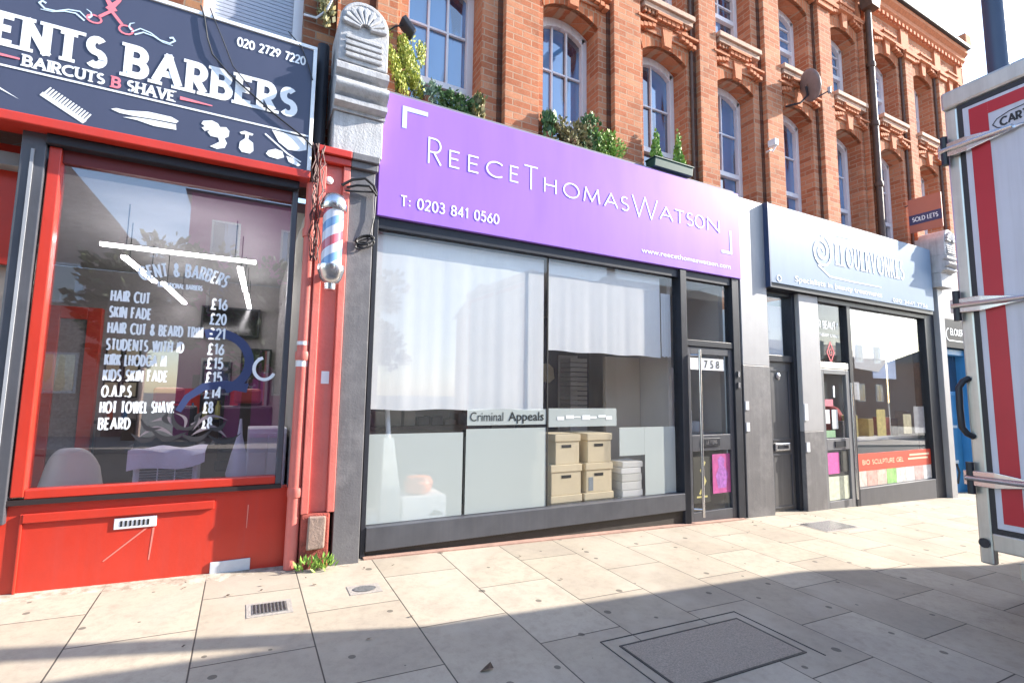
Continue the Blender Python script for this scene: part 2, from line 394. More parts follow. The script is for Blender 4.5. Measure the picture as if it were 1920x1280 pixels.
# ------------------------------------------------------------------ ground
def paving_mat():
    m, nt, b = nodes('concrete_paving')
    p = pos(nt); s = N(nt, 'ShaderNodeSeparateXYZ'); L(nt, p, s.inputs[0])
    cv = N(nt, 'ShaderNodeCombineXYZ')
    L(nt, math_n(nt, 'ADD', s.outputs[1], 20.70+.43), cv.inputs[0]); L(nt, math_n(nt, 'ADD', s.outputs[0], 58.2-.436+.004), cv.inputs[1])
    t = N(nt, 'ShaderNodeTexBrick'); L(nt, cv.outputs[0], t.inputs['Vector'])
    t.inputs['Scale'].default_value = 1; t.inputs['Brick Width'].default_value = .86; t.inputs['Row Height'].default_value = .582
    t.inputs['Mortar Size'].default_value = .005; t.inputs['Mortar Smooth'].default_value = .5
    t.inputs['Color1'].default_value = (0, 0, 0, 1); t.inputs['Color2'].default_value = (1, 1, 1, 1); t.inputs['Mortar'].default_value = (.5, .5, .5, 1)
    base = ramp(nt, t.outputs['Color'], [(0, (.355, .305, .235)), (.5, (.41, .35, .268)), (1, (.455, .395, .307))])
    n1 = noise(nt, p, 1.6, 8, .65); n2 = noise(nt, p, 120, 3, .8); n3 = noise(nt, p, 14, 6, .75)
    c = mix(nt, math_n(nt, 'MULTIPLY', ramp(nt, n1, [(.42, 0), (.7, 1)]), .4), base, (.25, .21, .18))
    c = mix(nt, math_n(nt, 'MULTIPLY', ramp(nt, n3, [(.46, 0), (.7, 1)]), .5), c, (.25, .205, .165))
    n6 = noise(nt, p, .9, 4, .6)
    c = mix(nt, math_n(nt, 'MULTIPLY', ramp(nt, n6, [(.5, 0), (.62, 1)]), .35), c, (.5, .44, .36))
    c = mix(nt, .28, c, mix(nt, n2, (.25, .25, .25), (1.0, 1.0, 1.0)), 'MULTIPLY')
    # cement fillet and dirt gathered against the shop fronts
    edge = math_n(nt, 'ADD', math_n(nt, 'MULTIPLY', noise(nt, p, 5, 5, .7), .34), -.32)
    band = math_n(nt, 'GREATER_THAN', s.outputs[1], edge)
    side = math_n(nt, 'LESS_THAN', s.outputs[0], .9)
    band = math_n(nt, 'MULTIPLY', band, side)
    cem = mix(nt, ramp(nt, n3, [(.4, 0), (.62, 1)]), (.50, .44, .36), (.24, .20, .15))
    c = mix(nt, math_n(nt, 'MULTIPLY', band, .85), c, cem)
    # trodden chewing gum and dark grit
    v = N(nt, 'ShaderNodeTexVoronoi', voronoi_dimensions='2D'); v.inputs['Scale'].default_value = 3.1; L(nt, p, v.inputs['Vector'])
    sz = N(nt, 'ShaderNodeSeparateColor'); L(nt, v.outputs['Color'], sz.inputs[0])
    gum = math_n(nt, 'LESS_THAN', v.outputs['Distance'], math_n(nt, 'MULTIPLY', math_n(nt, 'SUBTRACT', sz.outputs[0], .45), .16))
    c = mix(nt, math_n(nt, 'MULTIPLY', gum, .75), c, (.07, .06, .05))
    j = math_n(nt, 'MULTIPLY', t.outputs['Fac'], math_n(nt, 'SUBTRACT', 1, math_n(nt, 'MULTIPLY', band, .8)))
    c = mix(nt, math_n(nt, 'MULTIPLY', j, .92), c, (.05, .042, .035))
    L(nt, c, b.inputs['Base Color']); b.inputs['Roughness'].default_value = .82; b.inputs['Specular IOR Level'].default_value = .3
    h = math_n(nt, 'ADD', math_n(nt, 'MULTIPLY', n2, .12), math_n(nt, 'MULTIPLY', j, -1.0))
    h = math_n(nt, 'ADD', h, math_n(nt, 'MULTIPLY', n3, .25)); h = math_n(nt, 'ADD', h, math_n(nt, 'MULTIPLY', t.outputs['Color'], .25))
    bn = N(nt, 'ShaderNodeBump'); bn.inputs['Strength'].default_value = .45; bn.inputs['Distance'].default_value = .006
    L(nt, h, bn.inputs['Height']); L(nt, bn.outputs[0], b.inputs['Normal'])
    return m
def slope_box(mb, x0, x1, y0, y1, top, depth):
    v = [(x, y, gz(x, y)+dz) for dz in (top-depth, top) for y in (y0, y1) for x in (x0, x1)]
    return mb.add(v, [(0, 2, 3, 1), (4, 5, 7, 6), (0, 1, 5, 4), (2, 6, 7, 3), (0, 4, 6, 2), (1, 3, 7, 5)])
def ground():
    single(slope_box(MB(), -60, 60, -3.25, 6, 0, .3), 'pavement', paving_mat(), 0, 0, (0, 0, 0), kind='structure')
    k = slope_box(MB(), -60, 60, -3.40, -3.252, .002, .4)
    single(k, 'kerb', pm('granite_kerb', (.32, .31, .3), .8, .2, 20, .4), 0, 0, (0, 0, 0), kind='structure')
    single(slope_box(MB(), -60, 60, -12.2, -3.402, -.12, .3), 'road', pm('asphalt', (.06, .06, .062), .85, .25, 30, .6, fine=150), 0, 0, (0, 0, 0), kind='structure')
    single(slope_box(MB(), -60, 60, -18, -12.202, 0, .3), 'far_pavement', pm('far_paving', (.36, .32, .28), .85, .2, 4), 0, 0, (0, 0, 0), kind='structure')
    single(MB().add([(-900, -900, -2.6), (900, -900, -2.6), (900, 900, -2.6), (-900, 900, -2.6)], [(0, 1, 2, 3)]), 'ground', pm('far_ground', (.2, .19, .17), .9), 0, 0, (0, 0, 0), kind='structure')
ground()

def slab(mb, x0, x1, y0, y1, top, th=.02): return slope_box(mb, x0, x1, y0, y1, top, th)
def covers():
    t = thing('access_cover', 'large recessed dark gritty access cover with thin metal rim in the foreground paving', 'manhole cover', (2.5, -2.2, gz(2.5, -2.2)))
    m = pm('gritty_cover_infill', (.28, .235, .19), .75, .55, 110, .8, fine=170)
    slab(MB(), 2.02, 2.99, -2.44, -1.99, .004).build('infill', m, t)
    fr = MB()
    for a in ((2.005, 3.005, -1.988, -1.978), (2.005, 3.005, -2.455, -2.443), (2.005, 2.018, -2.443, -1.988), (2.992, 3.005, -2.443, -1.988)): slab(fr, *a, .005)
    fr.build('rim', pm('dark_iron', (.05, .048, .045), .6, .3, 20, metal=.4), t)
    lip = MB()
    for a in ((1.93, 3.08, -1.901, -1.897), (1.93, 1.934, -2.52, -1.901), (3.076, 3.08, -2.52, -1.901)): slab(lip, *a, .0045)
    lip.build('outer_joint', pm('dark_joint', (.05, .045, .04), .8), t)
    for i, (x, y, w, d, lab) in enumerate(((.23, -.767, .2, .15, 'small square ribbed steel stopcock cover set in the sunlit slab, left of the other one'),
                                       (.835, -.665, .16, .1, 'small oval stopcock cover set flush in the paving below the grey pilaster'))):
        q = thing('stopcock_cover', lab, 'manhole cover', (x, y, gz(x, y)))
        f = MB(); slab(f, x-w/2-.03, x+w/2+.03, y-d/2-.03, y+d/2+.03, .0035); f.build('surround', pm('cover_concrete', (.3, .27, .24), .85, .2, 30, .4), q)
        l = MB()
        if i == 0: slab(l, x-w/2, x+w/2, y-d/2, y+d/2, .006)
        else:
            pts = [(x+w/2*math.cos(a*.314), y+d/2*math.sin(a*.314)) for a in range(20)]
            l.add([(a, b, gz(a, b)+.007) for a, b in pts], [tuple(range(20))])
        l.build('lid', pm('worn_cover_metal', (.2, .2, .2), .5, .3, 40, .5, metal=.5), q)
        if i == 0:
            rb = MB()
            for k in range(9): slab(rb, x-w/2+.012+k*.021, x-w/2+.02+k*.021, y-d/2+.01, y+d/2-.01, .009, .006)
            rb.build('ribs', pm('dark_iron', (.05, .048, .045)), q)
    q = thing('gully_grate', 'worn metal gully grate in the paving in front of the narrow black door', 'drain cover', (6.3, -.62, gz(6.3, -.62)))
    f = MB(); slab(f, 6.05, 6.75, -.8, -.42, .003); f.build('surround', pm('cover_concrete', (.3, .27, .24)), q)
    g = MB()
    for k in range(14): slab(g, 6.09+k*.046, 6.112+k*.046, -.77, -.45, .008, .01)
    g.build('bars', CHROME, q)
    strip = slope_box(MB(), .95, 5.6, -.075, .1, .012, .1)
    single(strip, 'threshold_strip', pm('terracotta_strip', (.36, .22, .17), .85, .25, 12, .4, dirtamt=.4), 'low reddish stone strip along the foot of the law office window', 'stone strip')
    random.seed(5)
    lf = MB()
    for k in range(34):
        x = random.choice((random.uniform(-.3, 1.1), random.uniform(4.8, 6.8), random.uniform(-.6, 3))); y = -random.uniform(.08, .5) if x > 4 or random.random() < .6 else -random.uniform(.3, 1.6)
        a = random.uniform(0, 6.28); s = random.uniform(.006, .018)
        lf.add([(x+s*math.cos(a+q), y+s*.6*math.sin(a+q), gz(x, y)+.006+.006*(q > 2)) for q in (0, 1.4, 3.1, 4.6)], [(0, 1, 2, 3)])
    single(lf, 'litter', pm('dry_leaf', (.07, .045, .03), .9), 0, 0, (1, -.5, gz(1, -.5)), kind='stuff')
    lf = MB(); cx, cy = 1.19, -1.92; z = gz(cx, cy)
    lf.add([(cx-.04, cy, z+.004), (cx, cy-.02, z+.02), (cx+.04, cy, z+.006), (cx+.03, cy+.02, z+.03), (cx-.01, cy+.02, z+.006)], [(0, 1, 4), (1, 2, 3), (1, 3, 4)])
    single(lf, 'dead_leaf', pm('dry_leaf', (.07, .045, .03)), 'curled dark dead leaf lying on the shaded slabs at the front', 'leaf')
covers()

# ------------------------------------------------------------------ brick terrace
SASHGLASS = None
def sash_glass():
    m, nt, b = nodes('sash_window_glass')
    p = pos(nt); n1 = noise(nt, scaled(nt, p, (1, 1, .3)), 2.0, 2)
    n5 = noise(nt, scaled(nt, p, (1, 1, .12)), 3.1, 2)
    L(nt, mix(nt, ramp(nt, n5, [(.50, 0), (.53, 1)]), mix(nt, n1, (.05, .13, .28), (.12, .28, .50)), (.02, .03, .06)), b.inputs['Base Color'])  # pane colour paints in blue sky reflection and dark jamb-shadow patches
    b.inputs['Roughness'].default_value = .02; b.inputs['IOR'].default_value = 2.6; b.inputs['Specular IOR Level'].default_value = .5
    bn = N(nt, 'ShaderNodeBump'); bn.inputs['Strength'].default_value = .02; L(nt, noise(nt, p, 3, 2), bn.inputs['Height']); L(nt, bn.outputs[0], b.inputs['Normal'])
    return m
SASHGLASS = sash_glass()
OPEN = [(1.22, 2.02), (2.78, 3.56), (4.27, 5.05), (5.65, 6.43), (7.08, 7.86), (8.49, 9.27), (9.90, 10.66), (11.24, 12.0), (12.46, 13.06)]
SHADE_SOOT = brick_mat('shaded_sooty_brick', (.10, .035, .02), (.14, .05, .028), (.2, .075, .04), (.12, .08, .06), .5, .5)
ARCHB = brick_mat('arch_brick', (.42, .11, .04), (.5, .15, .06), (.56, .2, .09), (.42, .26, .16), .4, .2, .07, .24)
WY = .2; PY = .115; XE = 13.35; XS = .56
def arch_pts(a, b, zs, zc, n=10):
    w = (b-a)/2; h = zc-zs; R = (w*w+h*h)/(2*h); cx = (a+b)/2; cz = zc-R; t = math.asin(w/R)
    return [(cx+R*math.sin(-t+2*t*i/n), cz+R*math.cos(-t+2*t*i/n)) for i in range(n+1)]
def sash(b, a, c, z0, zs, zc, first, cols, rows=2):
    y = .43
    fr = MB(); ap = arch_pts(a, c, zs, zc)
    inner = arch_pts(a+.075, c-.075, zs-.09, zc-.10)
    for i in range(len(ap)-1): fr.prism([ap[i], ap[i+1], inner[i+1], inner[i]], y, y+.1)
    fr.box(a, a+.075, y, y+.1, z0, zs); fr.box(c-.075, c, y, y+.1, z0, zs)
    # fill between jamb top and arch
    fr.box(a+.075, c-.075, y, y+.1, z0, z0+.07)
    zm = z0+(zc-z0)*.47
    fr.box(a+.075, c-.075, y+.0, y+.09, zm-.035, zm+.035)
    w = fr.build('window', WHITE, b, bevel=.004)
    bars = MB()
    for k in range(1, cols):
        x = a+.075+(c-a-.15)*k/cols; bars.box(x-.011, x+.011, y+.03, y+.06, zm+.036, zc-.105)
    for zb, k in [(zm+.036+(zc-.13-zm)*q/rows, k) for q in range(1, rows) for k in range(cols)]:
        x0 = a+.076+(c-a-.152)*k/cols+.012; x1 = a+.076+(c-a-.152)*(k+1)/cols-.012
        bars.box(x0, x1, y+.03, y+.06, zb-.011, zb+.011)
    bars.build('glazing_bar', WHITE, w)
    g = MB(); g.prism([(a+.07, z0+.06), (c-.07, z0+.06)]+[(x, z) for x, z in arch_pts(a+.07, c-.07, zs-.08, zc-.09)][::-1], y+.062, y+.07)
    g.build('pane', SASHGLASS, w)
    return w
def terrace():
    b = thing('brick_terrace', 'tall red brick Victorian terrace with arched sash windows above the shops', 'building', (6, .2, 0))
    wall = MB(); D = .55
    floors = [(3.3, 3.45, 5.80, 5.93, 6.2), (6.2, 6.46, 7.66, 7.79, 9.0)]
    xs = [XS]+[v for o in OPEN for v in o]+[XE]
    for z0, zsill, zs, zc, z1 in floors:
        for i in range(0, len(xs), 2): wall.box(xs[i], xs[i+1], WY, D, z0, z1)
        for a, c in OPEN:
            wall.box(a, c, WY, D, z0, zsill)
            ap = arch_pts(a, c, zs, zc)
            for i in range(len(ap)-1): wall.prism([ap[i], ap[i+1], (ap[i+1][0], z1), (ap[i][0], z1)], WY, D)
    wall.box(XS, XE, .4, D, 2.9, 3.3)
    wall.box(XE-.3, XE, D, 8, -1, 9.0)
    wall.build('wall', BRICK, b)
    for z0, zsill, zs, zc, z1 in floors:
        for a, c in OPEN:
            # rubbed brick arch ring 4 mm proud of the wall, with red arris
            soff = MB(); lo = arch_pts(a, c, zs, zc); hi = arch_pts(a-.05, c+.05, zs+.17, zc+.2)
            for i in range(len(lo)-1): soff.prism([lo[i], lo[i+1], hi[i+1], hi[i]], WY-.012, WY+.05)
            soff.build('arch', ARCHB, b)
    # projecting piers
    px = [(2.26, 2.68), (3.74, 4.17), (5.22, 5.56), (6.62, 6.99), (8.03, 8.38), (9.36, 9.41), (9.55, 9.60), (10.82, 11.10), (12.14, 12.38), (13.1, 13.32), (.9, 1.1)]
    for a, c in px:
        MB().box(a, c, PY, WY, 3.3, 8.02).build('pier', BRICK, b, bevel=.006)
        if c-a > .2: MB().box(a-.055, a-.001, WY-.014, WY, 3.3, 8.02).build('shade_soot_strip', SHADE_SOOT, b)  # dark strip paints the shadow beside the pier, along with soot
    for a, c in px[:5]+px[7:9]:
        q = MB(); q.box(a-.03, c+.03, PY-.04, PY-.001, 7.86, 7.95); q.box(a-.05, c+.05, PY-.06, PY-.001, 7.951, 8.01); q.build('pier_capital', RUB, b, bevel=.005)
    # keystone, label mould
    for fl, (z0, zsill, zs, zc, z1) in enumerate(floors):
        for a, c in OPEN:
            m = (a+c)/2
            k = MB().prism([(m-.06, zc-.01), (m+.06, zc-.01), (m+.09, zc+.25), (m-.09, zc+.25)], WY-.06, WY)
            k.build('keystone', RUB, b, bevel=.004)
            h = MB()
            for j in range(5): h.box(m-.20+j*.08, m-.135+j*.08, WY-.10, WY, zc+.29, zc+.345)
            h.box(m-.22, m+.22, WY-.12, WY, zc+.346, zc+.385)
            for sgn in (-1, 1):
                for j in range(4):
                    x = m+sgn*(.26+j*.07); h.box(x-.03, x+.03, WY-.085, WY, zc+.17-.02*j, zc+.225-.02*j)
                x0, x1 = sorted((m+sgn*.22, m+sgn*.53)); h.box(x0, x1, WY-.10, WY, zc+.226, zc+.256)
            h.build('hood_mould', RUB, b, bevel=.003)
    # upper sills and aprons
    for a, c in OPEN:
        s = MB().box(a-.06, c+.06, WY-.13, WY+.23, 6.40, 6.47)
        s.box(a-.04, c+.04, WY-.1, WY, 6.33, 6.398); s.build('sill', pm('weathered_sill', (.5, .33, .24), .85, .2, 12, .4, dirtamt=.5), b, bevel=.006)
        d = MB()
        for j in range(int((c-a)/.065)): d.box(a-.02+j*.065, a+.018+j*.065, WY-.08, WY, 6.27, 6.329)
        d.box(a, c, WY-.05, WY, 6.2, 6.268); d.box(a+.01, c-.01, WY-.035, WY, 6.05, 6.199)
        for j in range(5): d.box(a+.1+j*.125, a+.16+j*.125, WY-.045, WY, 5.985, 6.049) if False else None
        d.build('apron', BRICK, b, bevel=.004)
    for (z0, zsill, zs, zc, z1), fl in zip(floors, (0, 1)):
        for i, (a, c) in enumerate(OPEN): sash(b, a, c, zsill, zs, zc, fl == 0, 3 if i < 2 else 2, 2 if fl == 0 else 3)
    for a, c in OPEN: MB().box(a-.04, c+.04, WY-.1, WY+.23, 3.38, 3.448).build('sill', STONE, b)
    co = MB()
    prof = [(WY, 8.02), (WY-.1, 8.05), (WY-.1, 8.09), (WY-.05, 8.11), (WY-.05, 8.15), (WY, 8.16)]
    co.prismx(prof, XS, XE+.02); co.build('string_course', RUB, b)
    co = MB()
    prof = [(WY, 8.5), (WY-.04, 8.52), (WY-.04, 8.6), (WY-.1, 8.66), (WY-.1, 8.74), (WY-.16, 8.8), (WY-.16, 8.88), (WY, 8.9)]
    co.prismx(prof, XS, XE+.06)
    co.build('cornice', RUB, b)
    dn = MB()
    for j in range(90): dn.box(XS+.05+j*.142, XS+.12+j*.142, WY-.085, WY-.041, 8.53, 8.6)
    dn.build('dentil_band', RUB, b)
    for a, c in px[5:10]:
        MB().box(a, c, WY-.05, WY, 8.161, 8.499).build('parapet_strip', RUB, b)
    MB().box(XS, XE+.08, WY-.22, WY-.1, 8.885, 8.96).build('gutter', pm('black_iron_gutter', (.03, .03, .035), .5), b, bevel=.02)
    MB().box(XE-.12, XE+.16, WY-.2, WY+.2, 8.961, 9.22).build('parapet_block', RUB, b, bevel=.02)
    MB().prismx([(WY, 9.0), (8, 9.0), (4, 11.2)], XS, XE).build('roof', pm('slate_roof', (.08, .08, .09), .7, .3, 10), b)
    # drainpipe on the party line
    d = MB(); d.tube([(9.48, .06, 8.5), (9.48, .06, 3.5)], .05, 12)
    for z in (8.3, 7.2, 6.1, 5.0, 4.0): d.lathe((9.48, .06, z), [(.062, 0), (.068, .02), (.068, .07), (.062, .09)], 12)
    pd = d.build('drainpipe', pm('rusty_brown_pipe', (.085, .045, .03), .6, .4, 12, .3), b, smooth=True)
    hp = MB().prism([(9.36, 8.28), (9.6, 8.28), (9.66, 8.52), (9.30, 8.52)], -.08, .11); hp.build('hopper', MATS['rusty_brown_pipe'], pd)
    d = MB(); d.tube([(9.62, .09, 8.1), (9.63, .09, 3.6)], .02, 8); d.build('waste_pipe', MATS['rusty_brown_pipe'], b, smooth=True)
    for x in (5.12, 10.78, 12.1):
        MB().tube([(x, .175, 8.0), (x, .175, 3.6)], .02, 8).build('cable_conduit', MATS['rusty_brown_pipe'], b, smooth=True)
terrace()

def end_house():
    b = thing('cream_house', 'cream rendered house end just past the brick terrace', 'building', (15, 2, 0))
    cr = pm('cream_render', (.62, .56, .47), .85, .12, 4, .2, streak=.3)
    MB().box(13.5, 19, .35, 7, -1, 8.55).build('wall', cr, b)
    MB().prismx([(.2, 8.551), (7.1, 8.551), (3.6, 10.4)], 13.42, 19.1).build('roof', MATS['slate_roof'], b)
    MB().box(13.46, 19.05, .18, .349, 8.2, 8.55).build('eaves', cr, b)
    for z in (4, 6.5):
        for x in (14.3, 16, 17.5): MB().box(x, x+.8, .3, .349, z, z+1.4).build('window', WHITE, b)
end_house()

def barber_house():
    b = thing('barber_house', 'brick house above the barber shop with a white framed window over the dark sign', 'building', (-2, .3, 0))
    w = MB(); y0 = .28
    w.box(-8, -.50, y0, .7, 3.2, 9); w.box(.28, .555, y0, .7, 3.2, 9); w.box(-.50, .28, y0, .7, 3.2, 4.25); w.box(-.50, .28, y0, .7, 6.1, 9)
    w.build('wall', BRICKD, b)
    f = MB(); f.box(-.5, -.42, .38, .46, 4.25, 6.1); f.box(.20, .28, .38, .46, 4.25, 6.1); f.box(-.42, .20, .38, .46, 4.25, 4.33); f.box(-.42, .2, .38, .46, 6.02, 6.1)
    wd = f.build('window', WHITE, b)
    sh = MB()
    for k in range(46): sh.box(-.419, .199, .42, .43, 4.335+k*.036, 4.366+k*.036)
    sh.build('slatted_blind', pm('grey_blue_slats', (.35, .38, .45), .5), wd)
    MB().box(-.42, .2, .44, .445, 4.33, 6.02).build('pane', SASHGLASS, wd)
    g = MB(); g.tube([(-3, .16, 4.36), (.42, .16, 4.32)], .055, 10); g.build('gutter', pm('black_iron_gutter', (.03, .03, .035)), b, smooth=True)
    MB().box(-8, .45, .12, .279, 4.19, 4.27).build('cornice', BLACK, b)
    p = MB().tube([(.44, .02, 4.35), (.44, .02, 3.42)], .05, 10); p.build('downpipe', BLACK, b, smooth=True)
barber_house()

# ------------------------------------------------------------------ barber shop
def panel_sheen(name, col, rough, spec=.5):
    m, nt, b = nodes(name)
    p = pos(nt); n1 = noise(nt, scaled(nt, p, (3, 3, .6)), 2, 3)
    L(nt, mix(nt, n1, tuple(x*.9 for x in col), tuple(x*1.1 for x in col)), b.inputs['Base Color'])
    L(nt, math_n(nt, 'ADD', math_n(nt, 'MULTIPLY', n1, .1), rough-.05), b.inputs['Roughness']); b.inputs['Specular IOR Level'].default_value = spec
    return m
def barber_sign():
    y = -.15
    t = thing('barber_sign', 'navy barber shop sign with white slab lettering, pink scissors and white tool drawings', 'shop sign', (-1, y, 3.1))
    MB().box(-3.4, .345, y, .1, 3.13, 4.17).build('panel', panel_sheen('navy_sign_panel', (.055, .062, .105), .38), t)
    e = MB(); e.box(-3.4, .375, y-.012, .1, 4.171, 4.2); e.box(.346, .375, y-.012, .1, 3.13, 4.17); e.build('edge_trim', VINYL, t, bevel=.003)
    wl = MB(); yl = y-.003
    letters(wl, 'ENTS', -1.545, -1.0, 3.55, .235, yl, .049, .42, serif=True)
    letters(wl, 'BARBERS', -.86, .225, 3.545, .25, yl, .050, .36, serif=True)
    letters(wl, 'BAIRCUTS', -1.40, -.985, 3.445, .082, yl, .0165, .26, serif=True)
    letters(wl, 'SHAVE', -.848, -.578, 3.442, .085, yl, .0165, .26, serif=True)
    letters(wl, '020 2729 7220', -.20, .285, 4.012, .08, yl, .0135, .2)
    wl.ribbon([(-3.4, 3.42), (.345, 3.42)], .014, yl)
    wl.build('lettering', VINYL, t)
    pk = MB(); pink = pm('pink_vinyl', (.75, .2, .24), .4)
    letters(pk, 'B', -.935, -.895, 3.442, .085, yl, .0165, .26, serif=True)
    pk.ribbon([(-1.7, 3.49), (-1.42, 3.487)], .026, yl, .012); pk.ribbon([(-.335, 3.482), (-.54, 3.484)], .008, yl, .026)
    # scissors
    pk.ribbon([(-.965, 4.0), (-1.02, 4.09), (-1.04, 4.165)], .04, yl, .006); pk.ribbon([(-1.0, 4.0), (-.945, 4.09), (-.92, 4.165)], .04, yl, .006)
    pk.ribbon([(-.97, 4.01), (-1.045, 3.93)], .02, yl); pk.ribbon([(-.99, 4.01), (-.915, 3.92)], .02, yl)
    pk.ribbon([(-1.07+.04*math.cos(a*.5236), 3.905+.028*math.sin(a*.5236)) for a in range(13)], .012, yl)
    pk.ribbon([(-.89+.04*math.cos(a*.5236), 3.89+.032*math.sin(a*.5236)) for a in range(13)], .012, yl)
    pk.build('scissors_motif', pink, t)
    fl = MB(); pale = pm('pale_blue_vinyl', (.55, .68, .78), .4)
    for sg, cx in ((-1, -1.1), (1, -.86)):
        P = [(0, 0), (.05, .045), (.11, .035), (.17, .0), (.23, -.005), (.26, .025), (.245, .045), (.225, .035)]
        fl.ribbon([(cx+sg*px, 3.885+pz) for px, pz in P], .007, yl, .013)
        fl.ribbon([(cx+sg*(px+.02), 3.872+pz*.8) for px, pz in P[:5]], .011, yl, .004)
        fl.ribbon([(cx+sg*a, 3.90+b) for a, b in ((.0, .0), (-.015, .02), (-.01, .045), (.015, .06))], .014, yl, .004)
    fl.build('flourish', pale, t)
    ic = MB()
    # needle, comb, razor, bearded head, spray bottle, brush and bowl
    ic.poly([(-1.62, 3.31), (-1.60, 3.325), (-1.40, 3.215)], yl)
    d = Vector((.235, -.135)).normalized(); nrm = Vector((-d.y, d.x)); o = Vector((-1.305, 3.275))
    pt = lambda a, b: tuple(o+d*a+nrm*b)
    ic.poly([pt(0, 0), pt(.27, 0), pt(.275, .03), pt(-.0, .03)], yl)
    for k in range(15): ic.poly([pt(.006+k*.018, .03), pt(.019+k*.018, .03), pt(.017+k*.018, .085), pt(.008+k*.018, .085)], yl)
    ic.poly([(-.93, 3.285), (-.90, 3.30), (-.84, 3.30), (-.72, 3.325), (-.58, 3.325), (-.535, 3.305), (-.55, 3.285), (-.68, 3.28), (-.80, 3.27), (-.88, 3.27)], yl)
    ic.poly([(-.80, 3.262), (-.68, 3.272), (-.55, 3.275), (-.545, 3.235), (-.68, 3.228), (-.78, 3.245), (-.86, 3.245)], yl)
    ic.poly([(-.385, 3.35), (-.33, 3.368), (-.29, 3.355), (-.275, 3.33), (-.235, 3.34), (-.212, 3.315), (-.215, 3.27), (-.24, 3.25), (-.222, 3.215), (-.235, 3.175), (-.285, 3.155), (-.33, 3.165), (-.30, 3.19), (-.272, 3.215), (-.282, 3.245), (-.33, 3.245), (-.352, 3.27), (-.34, 3.29), (-.37, 3.275), (-.392, 3.295), (-.37, 3.31), (-.395, 3.325)], yl)
    ic.poly([(-.145, 3.325), (-.11, 3.345), (-.05, 3.335), (-.055, 3.32), (-.08, 3.318), (-.082, 3.285), (-.048, 3.262), (-.042, 3.2), (-.065, 3.172), (-.12, 3.172), (-.142, 3.2), (-.138, 3.25), (-.105, 3.285), (-.105, 3.318), (-.13, 3.312)], yl)
    ic.poly([(.075, 3.405), (.335, 3.395), (.335, 3.30), (.28, 3.275), (.2, 3.27), (.13, 3.315)], yl)
    ic.ribbon([(.03, 3.36), (.2, 3.235), (.3, 3.19)], .012, yl)
    ic.poly([(.06, 3.23), (.11, 3.255), (.16, 3.245), (.175, 3.2), (.13, 3.175), (.07, 3.18), (.045, 3.2)], yl)
    ic.poly([(.19, 3.215), (.25, 3.205), (.30, 3.165), (.28, 3.15), (.21, 3.17)], yl)
    ic.build('tool_drawings', VINYL, t)
barber_sign()

